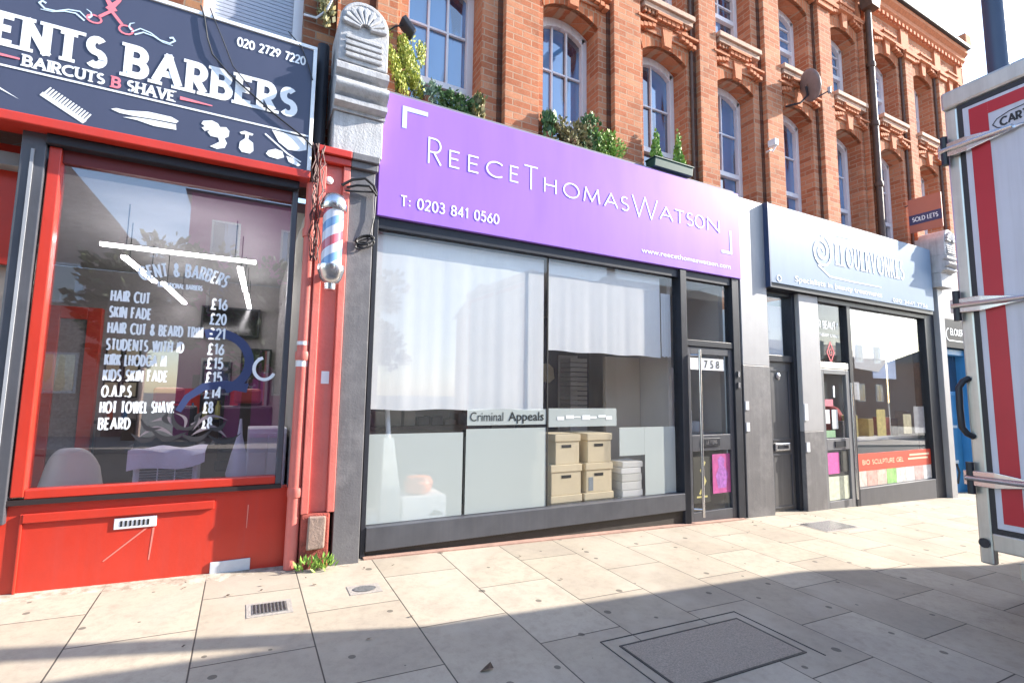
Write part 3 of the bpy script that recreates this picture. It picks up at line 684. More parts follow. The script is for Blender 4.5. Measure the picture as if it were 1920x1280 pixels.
def barber_front():
    t = thing('barber_shopfront', 'red painted barber shop front with price list on its large window', 'shop front', (-.5, 0, 0))
    fr = MB()
    fr.box(-1.262, -1.195, -.03, .06, .66, 2.99)      # red post
    fr.box(-1.195, .262, -.025, .06, .645, .705)      # sill rail
    MB().box(-1.195, .262, .0, .06, 2.90, 2.99).build('window_head', pm('shaded_red_paint', (.12, .012, .012), .5), t)  # darker red paints in the shade under the shutter box
    fr.build('window_frame', RED, t, bevel=.006)
    MB().box(.263, .305, -.03, .06, .645, 2.99).build('jamb', BLUEBLK, t, bevel=.006); MB().box(-1.40, -1.272, -.045, .06, .50, 3.08).build('mullion', BLUEBLK, t, bevel=.006)
    sl = MB(); sl.box(-1.345, -1.328, -.056, -.046, .55, 2.94); sl.build('shutter_rail', pm('grey_rail', (.3, .31, .33), .4), t)
    MB().box(-1.271, .305, -.08, .06, 2.991, 3.0599).build('shutter_box', BLACK, t, bevel=.01)
    MB().box(-3.4, .376, -.165, .05, 3.06, 3.128).build('fascia_trim', RED, t, bevel=.008)
    MB().box(-3.4, .305, -.035, .06, .612, .644).build('drip_rail', pm('black_bitumen', (.03, .02, .02), .4), t)
    st = MB()
    st.box(-3.4, .36, 0, .12, -.4, .611)
    st.build('stall_riser', RED, t)
    md = MB(); md.box(-1.19, -.135, -.022, -.001, .495, .552); md.box(-1.205, -1.19, -.018, -.001, -.2, .552); md.build('moulding', RED, t, bevel=.004)
    for pts in ([(-.50, .395), (-.488, .395), (-.505, .18), (-.512, .18)], [(-.545, .395), (-.53, .395), (-.76, .20), (-.765, .205)], [(.085, .50), (.092, .50), (.088, .33), (.083, .33)]):
        MB().prism(pts, -.0016, -.0004).build('paint_drip', pm('pale_red_drip', (.62, .2, .16), .5), t)
    v = MB().box(-.72, -.48, -.010, -.001, .405, .478); vp = v.build('vent_plate', WHITE, t, bevel=.003)
    s = MB()
    for i in range(7): s.box(-.685+i*.025, -.672+i*.025, -.0125, -.0103, .422, .46)
    s.build('vent_slot', DARK, vp)
    MB().box(-.135, .125, -.014, -.001, .028, .112).build('repair_plate', pm('grey_zinc_plate', (.5, .52, .55), .5, .15, 9), t, bevel=.003)
    g = MB().box(-1.196, .265, .03, .036, .704, 2.90).build('window_pane', GLASSB, t)
    # lettering on the glass
    w = MB(); y = .0285
    rows = [('HAIR CUT', '£16', 2.05, .22), ('SKIN FADE', '£20', 1.935, .235), ('HAIR CUT & BEARD TRIM', '£21', 1.822, .565), ('STUDENTS WITH ID', '£16', 1.705, .45),
            ('KIRK LHODGA M', '£15', 1.598, .35), ('KIDS SKIN FADE', '£15', 1.49, .365), ('O.A.P.S', '£14', 1.378, .16), ('HOT TOWEL SHAVE', '£8', 1.268, .425), ('BEARD', '£8', 1.155, .17)]
    for s_, pr, z, wd in rows:
        letters(w, s_, -.86, -.86+wd, z-.082, .085, y, .0125, .36)
        letters(w, pr, -.25, -.25+(.1 if len(pr) > 2 else .055), z-.085, .09, y, .0135, .24)
    fn = lambda x, z: (-.43+(z-1.55)*math.sin((x+.43)/.72), 1.55+(z-1.55)*math.cos((x+.43)/.72))
    letters(w, 'GENT & BARBERS', -.73, -.14, 2.19, .105, y, .0145, .36, fn=fn)
    letters(w, 'TRADITIONAL BARBERS', -.60, -.32, 2.10, .04, y, .007, .3)
    # white curl
    w.ribbon([(.09, 1.60)]+[(.14+.075*math.cos(rad(a)), 1.53+.085*math.sin(rad(a))) for a in range(110, 341, 15)], .024, y)
    w.build('lettering', VINYL, g)
    d = MB(); y = .0282
    d.ribbon([(-.27+.23*math.cos(rad(a))+.07, 1.57+.22*math.sin(rad(a))) for a in range(110, -75, -12)], .065, y)
    d.ribbon([(.03, 1.375), (-.12, 1.40), (-.26, 1.38), (-.36, 1.30), (-.41, 1.2)], .07, y, .04)
    d.build('navy_swirl_decal', pm('navy_vinyl', (.035, .05, .13), .4), g)
    d = MB(); random.seed(3)
    P = [[(-.62, .98), (-.52, 1.07), (-.46, 1.17), (-.52, 1.24), (-.60, 1.26)], [(-.56, 1.22), (-.47, 1.2), (-.42, 1.11), (-.38, 1.05), (-.44, .97), (-.56, .96)], [(-.42, 1.22), (-.34, 1.16), (-.29, 1.06), (-.22, 1.02)],
         [(-.36, 1.2), (-.26, 1.17), (-.16, 1.08)], [(-.3, .98), (-.22, 1.06), (-.10, 1.08)], [(-.48, .93), (-.36, .98), (-.26, .95)], [(-.2, 1.13), (-.13, 1.12), (-.06, 1.05), (-.02, .97)]]
    def blade(mb, a, b, bend, w):
        m = 9; dx, dz = b[0]-a[0], b[1]-a[1]; up, dn = [], []
        for i in range(m+1):
            u = i/m; o = bend*math.sin(math.pi*u); ww = w*math.sin(math.pi*u)**.7*(1-.4*u)
            px, pz = a[0]+dx*u-dz*o, a[1]+dz*u+dx*o; l_ = math.hypot(dx, dz)
            up.append((px-dz/l_*ww, pz+dx/l_*ww)); dn.append((px+dz/l_*ww, pz-dx/l_*ww))
        for i in range(m): mb.poly([up[i], up[i+1], dn[i+1], dn[i]], y)
    dd = MB()
    for k in range(16):
        a = rad(-10+k*13); r0 = .03+.05*random.random(); r1 = .17+.10*random.random(); cx, cz = -.36+.10*math.sin(k*2.1), 1.03
        blade(dd if k % 3 else d, (cx+r0*math.cos(a), cz+r0*math.sin(a)), (cx+r1*math.cos(a)*1.25, cz+r1*math.sin(a)*.8), random.choice((-.3, .3)), .012+.01*random.random())
    dd.build('dark_scroll_decal', pm('charcoal_vinyl', (.03, .028, .032), .5), g)
    d.build('scroll_decal', pm('grey_pink_vinyl', (.17, .14, .16), .5), g)
    # doorway at the left edge
    dr = MB(); dr.box(-2.4, -1.42, .25, .3, 2.2, 3.05); dr.build('door_head', RED, t)
    dr = MB(); dr.box(-2.4, -1.42, .32, .36, -.3, 2.19); dr.build('door', pm('tan_door', (.38, .32, .26), .6, .1), t)
barber_front()

def barber_room():
    r = thing('barber_room', 'plain grey walled room inside the barber shop', 'room', (-1, 2, .1))
    wl = pm('grey_room_wall', (.27, .262, .26), .8, .06, 3)
    x0, x1, yb = -3.2, .38, 3.6
    MB().box(x0, x1, yb, yb+.1, .05, 2.86).build('back_wall', wl, r)
    MB().box(x1, x1+.08, .12, yb, .05, 2.86).build('side_wall', wl, r)
    MB().box(x0-.08, x0, .12, yb, .05, 2.86).build('side_wall', wl, r)
    MB().box(x0, x1, .12, yb, .0, .05).build('floor', pm('dark_floor', (.12, .11, .1), .4), r)
    MB().box(x0, x1, .12, yb, 2.861, 2.95).build('ceiling', pm('grey_ceiling', (.22, .22, .22), .8), r)
    MB().box(-1.0, .3, yb-.02, yb-.001, 1.05, 1.38).build('red_band', RED, r)
    led = emit_mat('led_light', (1, .97, .9), 9)
    for (xa, ya), (xb, yb2), wd, lab in (((-1.077, .61), (.033, .615), .02, 'long lit ceiling light strip nearest the barber window, parallel to the glass'), ((-.99, 1.0), (-.905, 2.1), .022, 'lit ceiling light strip running back on the left, nearer half'), ((-.835, 2.12), (-.755, 3.5), .022, 'lit ceiling light strip running back on the left, farther half'),
                            ((-.095, .92), (-.048, 2.12), .022, 'lit ceiling light strip running back on the right, nearer half'), ((-.034, 2.32), (.008, 3.45), .022, 'lit ceiling light strip running back on the right, farther half')):
        dx, dy = xb-xa, yb2-ya; l_ = math.hypot(dx, dy); nx, ny = -dy/l_*wd, dx/l_*wd
        l = MB().prismz([(xa-nx, ya-ny), (xb-nx, yb2-ny), (xb+nx, yb2+ny), (xa+nx, ya+ny)][::(1 if True else -1)], 2.492, 2.516); o = single(l, 'light_strip', led, lab, 'light', group='strip lights in the barber shop')
        h = MB()
        for q in (.15, .85):
            x, yy = xa+dx*q, ya+dy*q; h.tube([(x, yy, 2.522), (x, yy, 2.86)], .004, 6)
        h.build('hanger', BLACK, o)
    o = single(MB().box(-.56, .15, 3.5, 3.56, 2.1, 2.5), 'television', BLACK, 'flat black television on the barber shop back wall', 'television', bevel=.01)
    MB().box(-.535, .125, 3.497, 3.4995, 2.125, 2.475).build('screen', pm('black_screen', (.01, .01, .012), .1), o)
    # red inner doorway, left
    q = thing('inner_door', 'red framed inner door at the left of the barber room', 'door', (-1.75, 3.5, .05))
    f = MB(); f.box(-2.12, -2.0, 3.46, 3.58, .05, 2.35); f.box(-1.74, -1.6, 3.46, 3.58, .05, 2.35); f.box(-2.0, -1.74, 3.46, 3.58, 2.2, 2.35); f.build('frame', RED, q, bevel=.005)
    MB().box(-2.0, -1.74, 3.5, 3.54, .05, 2.199).build('panel', pm('poster_grey', (.2, .19, .19), .6, .5, 30), q)
    for i in range(3):
        for j in range(2):
            x, z = -1.55+j*.19, 1.25+i*.23
            p = thing('picture_frame', ['lower', 'middle', 'upper'][i]+' '+['left', 'right'][j]+' certificate in a dark frame beside the red inner door', 'picture', (x, 3.58, z))
            MB().box(x, x+.17, 3.57, 3.595, z, z+.21).build('frame', DARK, p)
            MB().box(x+.02, x+.15, 3.566, 3.5695, z+.02, z+.19).build('print', pm('yellowed_paper', (.4, .36, .24), .7), p)
    m = thing('wall_mirror', 'tall black framed barber mirror on the back wall', 'mirror', (.1, 3.5, 1.0))
    MB().box(-.05, .33, 3.53, 3.58, 1.0, 1.95).build('frame', BLACK, m, bevel=.008); MB().box(-.02, .30, 3.526, 3.5295, 1.03, 1.92).build('glass', pm('mirror_silver', (.6, .62, .65), .03, metal=1), m)
    m = thing('wall_mirror', 'smaller dark mirror under the television', 'mirror', (-.3, 3.5, 1.0))
    MB().box(-.5, -.15, 3.53, 3.58, 1.0, 1.75).build('frame', BLACK, m, bevel=.008); MB().box(-.47, -.18, 3.526, 3.5295, 1.03, 1.72).build('glass', MATS['mirror_silver'], m)
    # barber chairs
    dk = pm('black_leather', (.025, .025, .028), .35)
    for i, (x, y, lab) in enumerate(((-.65, 2.0, 'black leather barber chair in the middle of the room'), (.05, 2.1, 'black leather barber chair below the framed mirror'))):
        c = thing('barber_chair', lab, 'chair', (x, y, .05))
        MB().lathe((x, y, .05), [(.26, 0), (.26, .03), (.06, .07), (.05, .45)], 16).build('pedestal', CHROME, c, smooth=True)
        MB().box(x-.27, x+.27, y-.27, y+.27, .5, .63).build('seat', dk, c, bevel=.03)
        MB().box(x-.25, x+.25, y-.36, y-.25, .63, 1.2).build('backrest', dk, c, bevel=.03)
        MB().box(x-.13, x+.13, y-.36, y-.27, 1.22, 1.38).build('headrest', pm('red_leather', (.3, .03, .03), .4), c, bevel=.03)
        for s in (-1, 1): MB().box(x+s*.27, x+s*.33, y-.25, y+.2, .74, .8).build('armrest', dk, c, bevel=.02)
    # customer in a white gown, seen from behind (mannequin-like seated figure)
    cb = thing('low_cabinet', 'dark cabinet with bottles against the back wall', 'cabinet', (-.6, 3.4, .05))
    MB().box(-1.5, .2, 3.2, 3.55, .05, .95).build('body', pm('dark_walnut', (.05, .035, .03), .5, .2, 8), cb)
    MB().box(-1.52, .22, 3.17, 3.56, .951, .99).build('worktop', BLACK, cb)
    random.seed(9)
    for i in range(11):
        x = -1.4+i*.14; h = random.uniform(.12, .24); c_ = random.choice([(.5, .5, .5), (.05, .15, .3), (.4, .1, .05), (.3, .3, .1)])
        b = MB().lathe((x, 3.3, .99), [(.03, 0), (.03, h*.7), (.012, h*.8), (.012, h)], 10)
        single(b, 'bottle', pm('bottle_%d%d%d' % tuple(int(v*100) for v in c_), c_, .2), 'small hair product bottle standing on the dark cabinet', 'bottle', group='bottles on the barber cabinet', smooth=True)
    # cream shell chair by the window
    c = thing('shell_chair', 'cream moulded plastic chair with its back to the window', 'chair', (-1.07, .5, .05))
    sh = MB(); n = 14; rows = 16
    for i in range(rows+1):
        v = i/rows
        for j in range(n+1):
            u = j/n*2-1
            sh.v.append((-1.07+u*(.235-.075*v), .33+.10*u*u+.02*v, .42+v*(.51-.15*abs(u)**3.2)))
    for i in range(rows):
        for j in range(n): q = i*(n+1)+j; sh.f.append((q, q+1, q+n+2, q+n+1))
    o = sh.build('backrest', pm('cream_plastic', (.75, .66, .54), .4, .05), c, smooth=True); md = o.modifiers.new('s', 'SOLIDIFY'); md.thickness = .012
    MB().box(-1.28, -.86, .42, .85, .43, .46).build('seat', MATS['cream_plastic'], c, bevel=.012)
    for sx in (-1.23, -.91):
        for sy in (.46, .8): MB().tube([(sx, sy, .05), (sx, sy, .43)], .012, 8).build('leg', CHROME, c)
    # portable cooler with towel
    a = thing('air_cooler', 'white portable air cooler with grey louvred front in the barber window', 'air cooler', (-.48, .5, .05))
    MB().box(-.70, -.28, .38, .72, .05, .86).build('body', pm('white_plastic', (.7, .7, .74), .4, .04), a, bevel=.02)
    g = MB()
    for k in range(20): g.box(-.655, -.315, .362, .375, .42+k*.02, .433+k*.02)
    gr = g.build('louvre', pm('dark_grey_louvre', (.09, .09, .1), .5), a)
    g = MB(); g.box(-.545, -.538, .356, .3615, .41, .82); g.box(-.432, -.425, .356, .3615, .41, .82); g.build('rib', MATS['white_plastic'], gr)
    tw = MB(); n = 14
    for i in range(n+1):
        for j in range(9):
            u, v = i/n, j/8
            x = -.735+.50*u; s = v*.6
            if s < .12: y, z = .345-.01*math.sin(u*9), .80+s+.03*math.sin(u*5+1)-(.08*(1-u)*(1-v*8 if v < .125 else 0))
            else: y, z = .345+(s-.12)*.8, .885+.012*math.sin(u*11+v*4)
            tw.v.append((x, y, z))
    for i in range(n):
        for j in range(8): q = i*9+j; tw.f.append((q, q+9, q+10, q+1))
    single(tw, 'towel', pm('lilac_towel', (.68, .64, .74), .9, .05, 20, .4), 'pale lilac towel draped over the white air cooler', 'towel', smooth=True)
    w = MB().lathe((.0, .48, .62), [(.075, .0), (.09, .05), (.06, .2), (.02, .36), (.008, .5)], 14)
    single(w, 'white_cloth', pm('white_cotton', (.66, .66, .76), .9), 'white cloth hanging to a point beside the cabinet in the barber window', 'cloth', smooth=True)
    k = thing('white_cabinet', 'pale two door cabinet at the right end of the barber window', 'cabinet', (.2, .5, .05))
    MB().box(.06, .36, .42, .8, .05, 1.04).build('body', MATS['white_plastic'], k, bevel=.008)
    for q in ((.07, .205), (.212, .352)): MB().box(q[0], q[1], .405, .4195, .1, 1.0).build('door', pm('lilac_white_panel', (.6, .58, .62), .5), k, bevel=.004)
barber_room()

# ------------------------------------------------------------------ party pilaster, corbel, pipe, pole, cables
def fan(mb, cx, cz, r, y, n=9):
    for i in range(n):
        a = rad(12+156*i/(n-1)); c, s = math.cos(a), math.sin(a)
        p0 = (cx+c*r*.22, cz+s*r*.22); p1 = (cx+c*r*.95, cz+s*r*.95); w = r*.11
        nx, nz = -s, c
        mb.prism([(p0[0]-nx*w*.35, p0[1]-nz*w*.35), (p1[0]-nx*w, p1[1]-nz*w), (p1[0]+c*w*.9, p1[1]+s*w*.9), (p1[0]+nx*w, p1[1]+nz*w), (p0[0]+nx*w*.35, p0[1]+nz*w*.35)], y-.03, y+.01)
def corbel(name, label, x0, x1, zb, sc, y):
    t = thing(name, label, 'stone corbel', ((x0+x1)/2, y, zb))
    w = x1-x0; h = lambda q: zb+q*sc
    b = MB(); b.box(x0, x1, y, .2, h(0), h(.34)); b.build('block', STONE, t, bevel=.008)
    m = MB()
    prof = [(.2, h(.341)), (y-.02, h(.341)), (y-.02, h(.37)), (y-.09, h(.39)), (y-.09, h(.43)), (y-.05, h(.45))]+[(y-.06-.08*math.sin(rad(a)), h(.45+.16*a/180)) for a in range(20, 180, 20)]+[(y-.04, h(.61)), (y-.04, h(.64)), (y-.11, h(.66)), (y-.11, h(.71)), (y-.06, h(.75)), (.2, h(.75))]
    m.prismx(prof, x0-.012, x1+.012); m.build('moulding', STONE, t, smooth=True)
    p = MB(); cx = (x0+x1)/2
    pts = [(x0, h(.751)), (x1, h(.751)), (x1, h(1.12))]+[(cx+w/2*math.cos(rad(a)), h(1.12)+w/2*math.sin(rad(a))) for a in range(15, 180, 15)]+[(x0, h(1.12))]
    p.prism(pts, y-.08, .2); p.build('head', STONE, t, bevel=.01)
    f = MB(); fan(f, cx, h(1.06), w*.46, y-.09)
    for k in range(4): f.box(x0+.05, x1-.05, y-.105+.004*k, y-.081, h(.79)+k*.055*sc, h(.825)+k*.055*sc)
    f.ribbon([(cx+w*.44*math.cos(rad(a)), h(1.12)+w*.44*math.sin(rad(a))) for a in range(0, 181, 12)], .02, y-.085)
    f.build('palmette', STONE, t, bevel=.006)
    return t
def pilaster():
    t = thing('party_pilaster', 'party pilaster painted red on its left half and grey on its right half', 'pilaster', (.66, -.14, 0))
    y = -.14; xm = .69
    r = MB()
    r.box(.445, .50, y, .2, .42, 3.24); r.box(.5, .635, y+.035, .2, .42, 3.24); r.box(.635, xm, y, .2, .42, 3.24)
    r.build('red_shaft', PINK, t, bevel=.005)
    r = MB(); r.box(.435, xm, y-.02, .2, 3.241, 3.30); r.box(.425, xm, y-.05, .2, 3.301, 3.36); r.build('red_capital', RED, t, bevel=.006)
    g = MB(); g.box(xm+.001, .9, y+.02, .2, -.3, 3.24); g.build('grey_shaft', GREY, t, bevel=.005)
    g = MB(); g.box(xm+.001, .915, y-.02, .2, 3.241, 3.30); g.box(xm+.001, .92, y-.05, .2, 3.301, 3.36); g.build('grey_capital', GREY, t, bevel=.006)
    p = MB(); p.box(.45, .66, y-.0, .2, -.2, .419); p.build('plinth', pm('crumbling_red_plinth', (.34, .07, .05), .85, .5, 12, .9, dirtamt=.6, dirt=(.06, .03, .02)), t, bevel=.012)
    s = MB(); s.prism([(.495, .155), (.625, .16), (.63, .40), (.50, .405)], y-.035, y-.001); s.build('concrete_patch', pm('brown_concrete', (.28, .2, .16), .9, .2, 15, .6), t, bevel=.012)
    MB().box(.545, .605, y+.029, y+.0345, 1.42, 1.52).build('sticker', WHITE, t)
    corbel('stone_corbel', 'white painted stone corbel with a fan motif above the half red half grey pilaster', .53, .94, 3.361, 1.0, -.16)
    d = MB().tube([(.405, -.09, 3.05), (.405, -.09, 1.9), (.40, -.09, .9), (.395, -.09, .02)], .048, 14)
    pi = single(d, 'red_drainpipe', PINK, 'faded red drainpipe running down between the barber window and the pilaster', 'drainpipe', (.4, -.09, 0), smooth=True)
    for z in (2.6, 1.6, .55): MB().lathe((.403, -.09, z), [(.055, 0), (.058, .02), (.058, .05), (.055, .07)], 14).build('collar', PINK, pi, smooth=True)
    c = MB()
    for z, h in ((1.55, .06), (1.72, .03)): c.lathe((.401, -.09, z), [(.0492, 0), (.0492, h)], 14)
    c.build('torn_sticker', WHITE, pi, smooth=True)
pilaster()

def barber_pole():
    x, y = .55, -.30
    t = thing('barber_pole', 'barber pole with red white and blue stripes between chrome caps on the red pilaster', 'barber pole', (x, y, 2.1))
    m, nt, b = nodes('pole_stripes')
    p = pos(nt); s = N(nt, 'ShaderNodeSeparateXYZ'); L(nt, p, s.inputs[0])
    a = math_n(nt, 'ARCTAN2', math_n(nt, 'SUBTRACT', s.outputs[1], y), math_n(nt, 'SUBTRACT', s.outputs[0], x))
    q = math_n(nt, 'FRACT', math_n(nt, 'ADD', math_n(nt, 'MULTIPLY', s.outputs[2], 3.4), math_n(nt, 'MULTIPLY', a, -.159)))
    r = ramp(nt, q, [(0, (.62, .62, .68)), (.26, (.16, .3, .52)), (.5, (.62, .62, .68)), (.74, (.48, .1, .13))]); nt.nodes[-1].name
    for n in nt.nodes:
        if n.type == 'VALTORGB': n.color_ramp.interpolation = 'CONSTANT'
    L(nt, r, b.inputs['Base Color']); b.inputs['Roughness'].default_value = .15; b.inputs['Coat Weight'].default_value = .6
    MB().lathe((x, y, 0), [(.078, 2.33), (.078, 2.80)], 28).build('striped_cylinder', m, t, smooth=True)
    MB().lathe((x, y, 0), [(.095, 2.782), (.1, 2.79), (.1, 2.83), (.094, 2.835), (.092, 2.86), (.07, 2.905), (.03, 2.925), (.004, 2.93)], 28).build('upper_cap', CHROME, t, smooth=True)
    MB().lathe((x, y, 0), [(.034, 2.145), (.04, 2.15), (.042, 2.195), (.062, 2.205), (.082, 2.235), (.095, 2.28), (.102, 2.30), (.102, 2.335), (.08, 2.345)], 28).build('lower_cap', CHROME, t, smooth=True)
    k = MB(); k.box(x-.03, x+.03, y+.07, -.106, 2.82, 2.86); k.box(x-.03, x+.03, y+.07, -.106, 2.28, 2.32); k.build('bracket', CHROME, t)
barber_pole()
def cables():
    r = random.Random(4)
    c = MB()
    for k in range(7):
        x = .43+r.uniform(-.05, .08); pts = []
        for i in range(14): pts.append((x+r.uniform(-.02, .02), -.17+r.uniform(-.03, .01), 3.36-i*.075+r.uniform(-.01, .01)))
        c.tube(pts, .0045, 5)
    single(c, 'wire_tangle', pm('brown_wire', (.10, .035, .03), .6), 'tangle of thin dark wires down the red wall beside the barber pole', 'cables', (.43, -.17, 2.3), smooth=True)
    c = MB()
    c.tube([(.62, -.17, 3.06), (.70, -.18, 3.12), (.80, -.19, 3.15), (.88, -.17, 3.11), (.91, -.15, 3.05)], .012, 7)
    c.tube([(.66, -.17, 3.05), (.74, -.18, 3.08), (.84, -.19, 3.09), (.91, -.16, 3.03)], .010, 7)
    c.tube([(.65, -.165, 3.02), (.76, -.18, 3.03), (.90, -.16, 3.06)], .008, 7)
    c.tube([(.905, -.145, 3.05), (.90, -.145, 2.85), (.87, -.15, 2.68)], .006, 6)
    for k in range(5):
        cx, cz, rr = .83+r.uniform(-.05, .03), 2.60+r.uniform(-.04, .03), r.uniform(.04, .075)
        c.tube([(cx+rr*math.cos(a*.45), -.15+.012*k*0-.004*k, cz+rr*.55*math.sin(a*.45)+.3*rr*math.cos(a*.45)) for a in range(15)], .007, 6)
    single(c, 'black_cable', pm('black_rubber', (.012, .012, .013), .45), 'coiled black cable hanging on the grey half of the pilaster beside the purple sign', 'cables', (.85, -.15, 2.5), smooth=True)
    c = MB().tube([(-.46, -.155, 4.25), (-.43, -.168, 4.16), (-.40, -.168, 4.0), (-.36, -.168, 3.88), (-.24, -.168, 3.76), (-.1, -.168, 3.66), (.1, -.168, 3.52), (.3, -.168, 3.40), (.38, -.17, 3.33)], .006, 6)
    c.tube([(-.40, -.155, 4.25), (-.36, -.168, 4.15), (-.3, -.168, 4.02), (-.22, -.168, 3.83), (-.08, -.168, 3.68)], .004, 6)
    c.tube([(.15, -.1, 4.3), (.25, -.168, 4.16), (.31, -.168, 4.02), (.35, -.168, 3.9)], .005, 6)
    single(c, 'loose_cable', MATS['black_rubber'], 'loose thin black cable drooping across the face of the barber sign', 'cables', (0, -.165, 3.3), smooth=True)
    c = MB().tube([(.28, .25, 4.75), (.38, .2, 4.72), (.46, .17, 4.80), (.52, .1, 4.95), (.53, .05, 5.2)], .01, 6)
    single(c, 'white_cable', WHITE, 'pale cable looping up the brick beside the stone corbel', 'cables', smooth=True)
    k = MB().lathe((.525, -.106, 3.10), [(.03, .0), (.034, .012), (.02, .03), (.01, .032)], 16, 'y')
    single(k, 'junction_box', WHITE, 'small round white junction box above the barber pole', 'junction box', smooth=True)
    f = thing('flood_light', 'small black flood light on a bracket beside the first floor window by the corbel', 'light', (1.1, 0, 4.7))
    MB().prism([(1.10, 4.86), (1.22, 4.74), (1.25, 4.78), (1.14, 4.90)], -.02, .12).build('lamp_head', BLACK, f, bevel=.01)
    MB().tube([(1.02, .115, 4.78), (1.06, .06, 4.80), (1.13, .05, 4.83)], .008, 6).build('bracket', BLACK, f)
cables()

# ------------------------------------------------------------------ law office
def purple_sign():
    y = -.05
    t = thing('purple_sign', 'wide glossy purple sign with thin white lettering over the law office', 'shop sign', (3.3, y, 2.9))
    MB().box(.945, 5.69, y, .12, 2.905, 4.06).build('panel', panel_sheen('purple_sign_panel', (.32, .165, .64), .42, .14), t, bevel=.004)
    MB().box(.915, .944, y+.03, .12, 2.905, 4.1).build('side_return', pm('dark_purple_return', (.08, .04, .16), .4), t)
    MB().box(.945, 5.69, .02, .3, 4.061, 4.12).build('ledge', pm('lead_ledge', (.2, .2, .21), .7), t)
    w = MB(); yl = y-.003; z0 = 3.462; st = .0165
    big, sm = .262, .172
    letters(w, 'R', 1.395, 1.515, 3.475, big, yl, st)
    for ch, a, b in (('E', 1.605, 1.70), ('E', 1.80, 1.90), ('C', 1.992, 2.155), ('E', 2.255, 2.345), ('H', 2.66, 2.80), ('O', 2.90, 3.095), ('M', 3.165, 3.375), ('A', 3.445, 3.63), ('S', 3.685, 3.79), ('A', 4.275, 4.48), ('T', 4.525, 4.67), ('S', 4.722, 4.83), ('O', 4.865, 5.02), ('N', 5.085, 5.295)):
        letters(w, ch, a, b, 3.49 if a < 2.4 else 3.46, sm, yl, st)
    letters(w, 'T', 2.415, 2.575, 3.448, big, yl, st); letters(w, 'W', 3.85, 4.235, 3.425, big, yl, st)
    letters(w, 'T: 0203 841 0560', 1.15, 2.13, 3.018, .108, yl, .0145, .24)
    ftext(w, 'www.reecethomaswatson.com', 3.98, 5.49, 3.012, .06, yl, .004)
    w.build('lettering', VINYL, t)
    k = MB(); k.ribbon([(1.155, 3.76), (1.155, 3.95), (1.375, 3.95)], .042, yl); k.build('corner_mark', pm('pale_blue_vinyl', (.55, .68, .78)), t)
    k = MB(); k.ribbon([(5.51, 3.52), (5.51, 3.225), (5.33, 3.225)], .036, yl); k.build('corner_mark', MATS['pale_blue_vinyl'], t)
purple_sign()
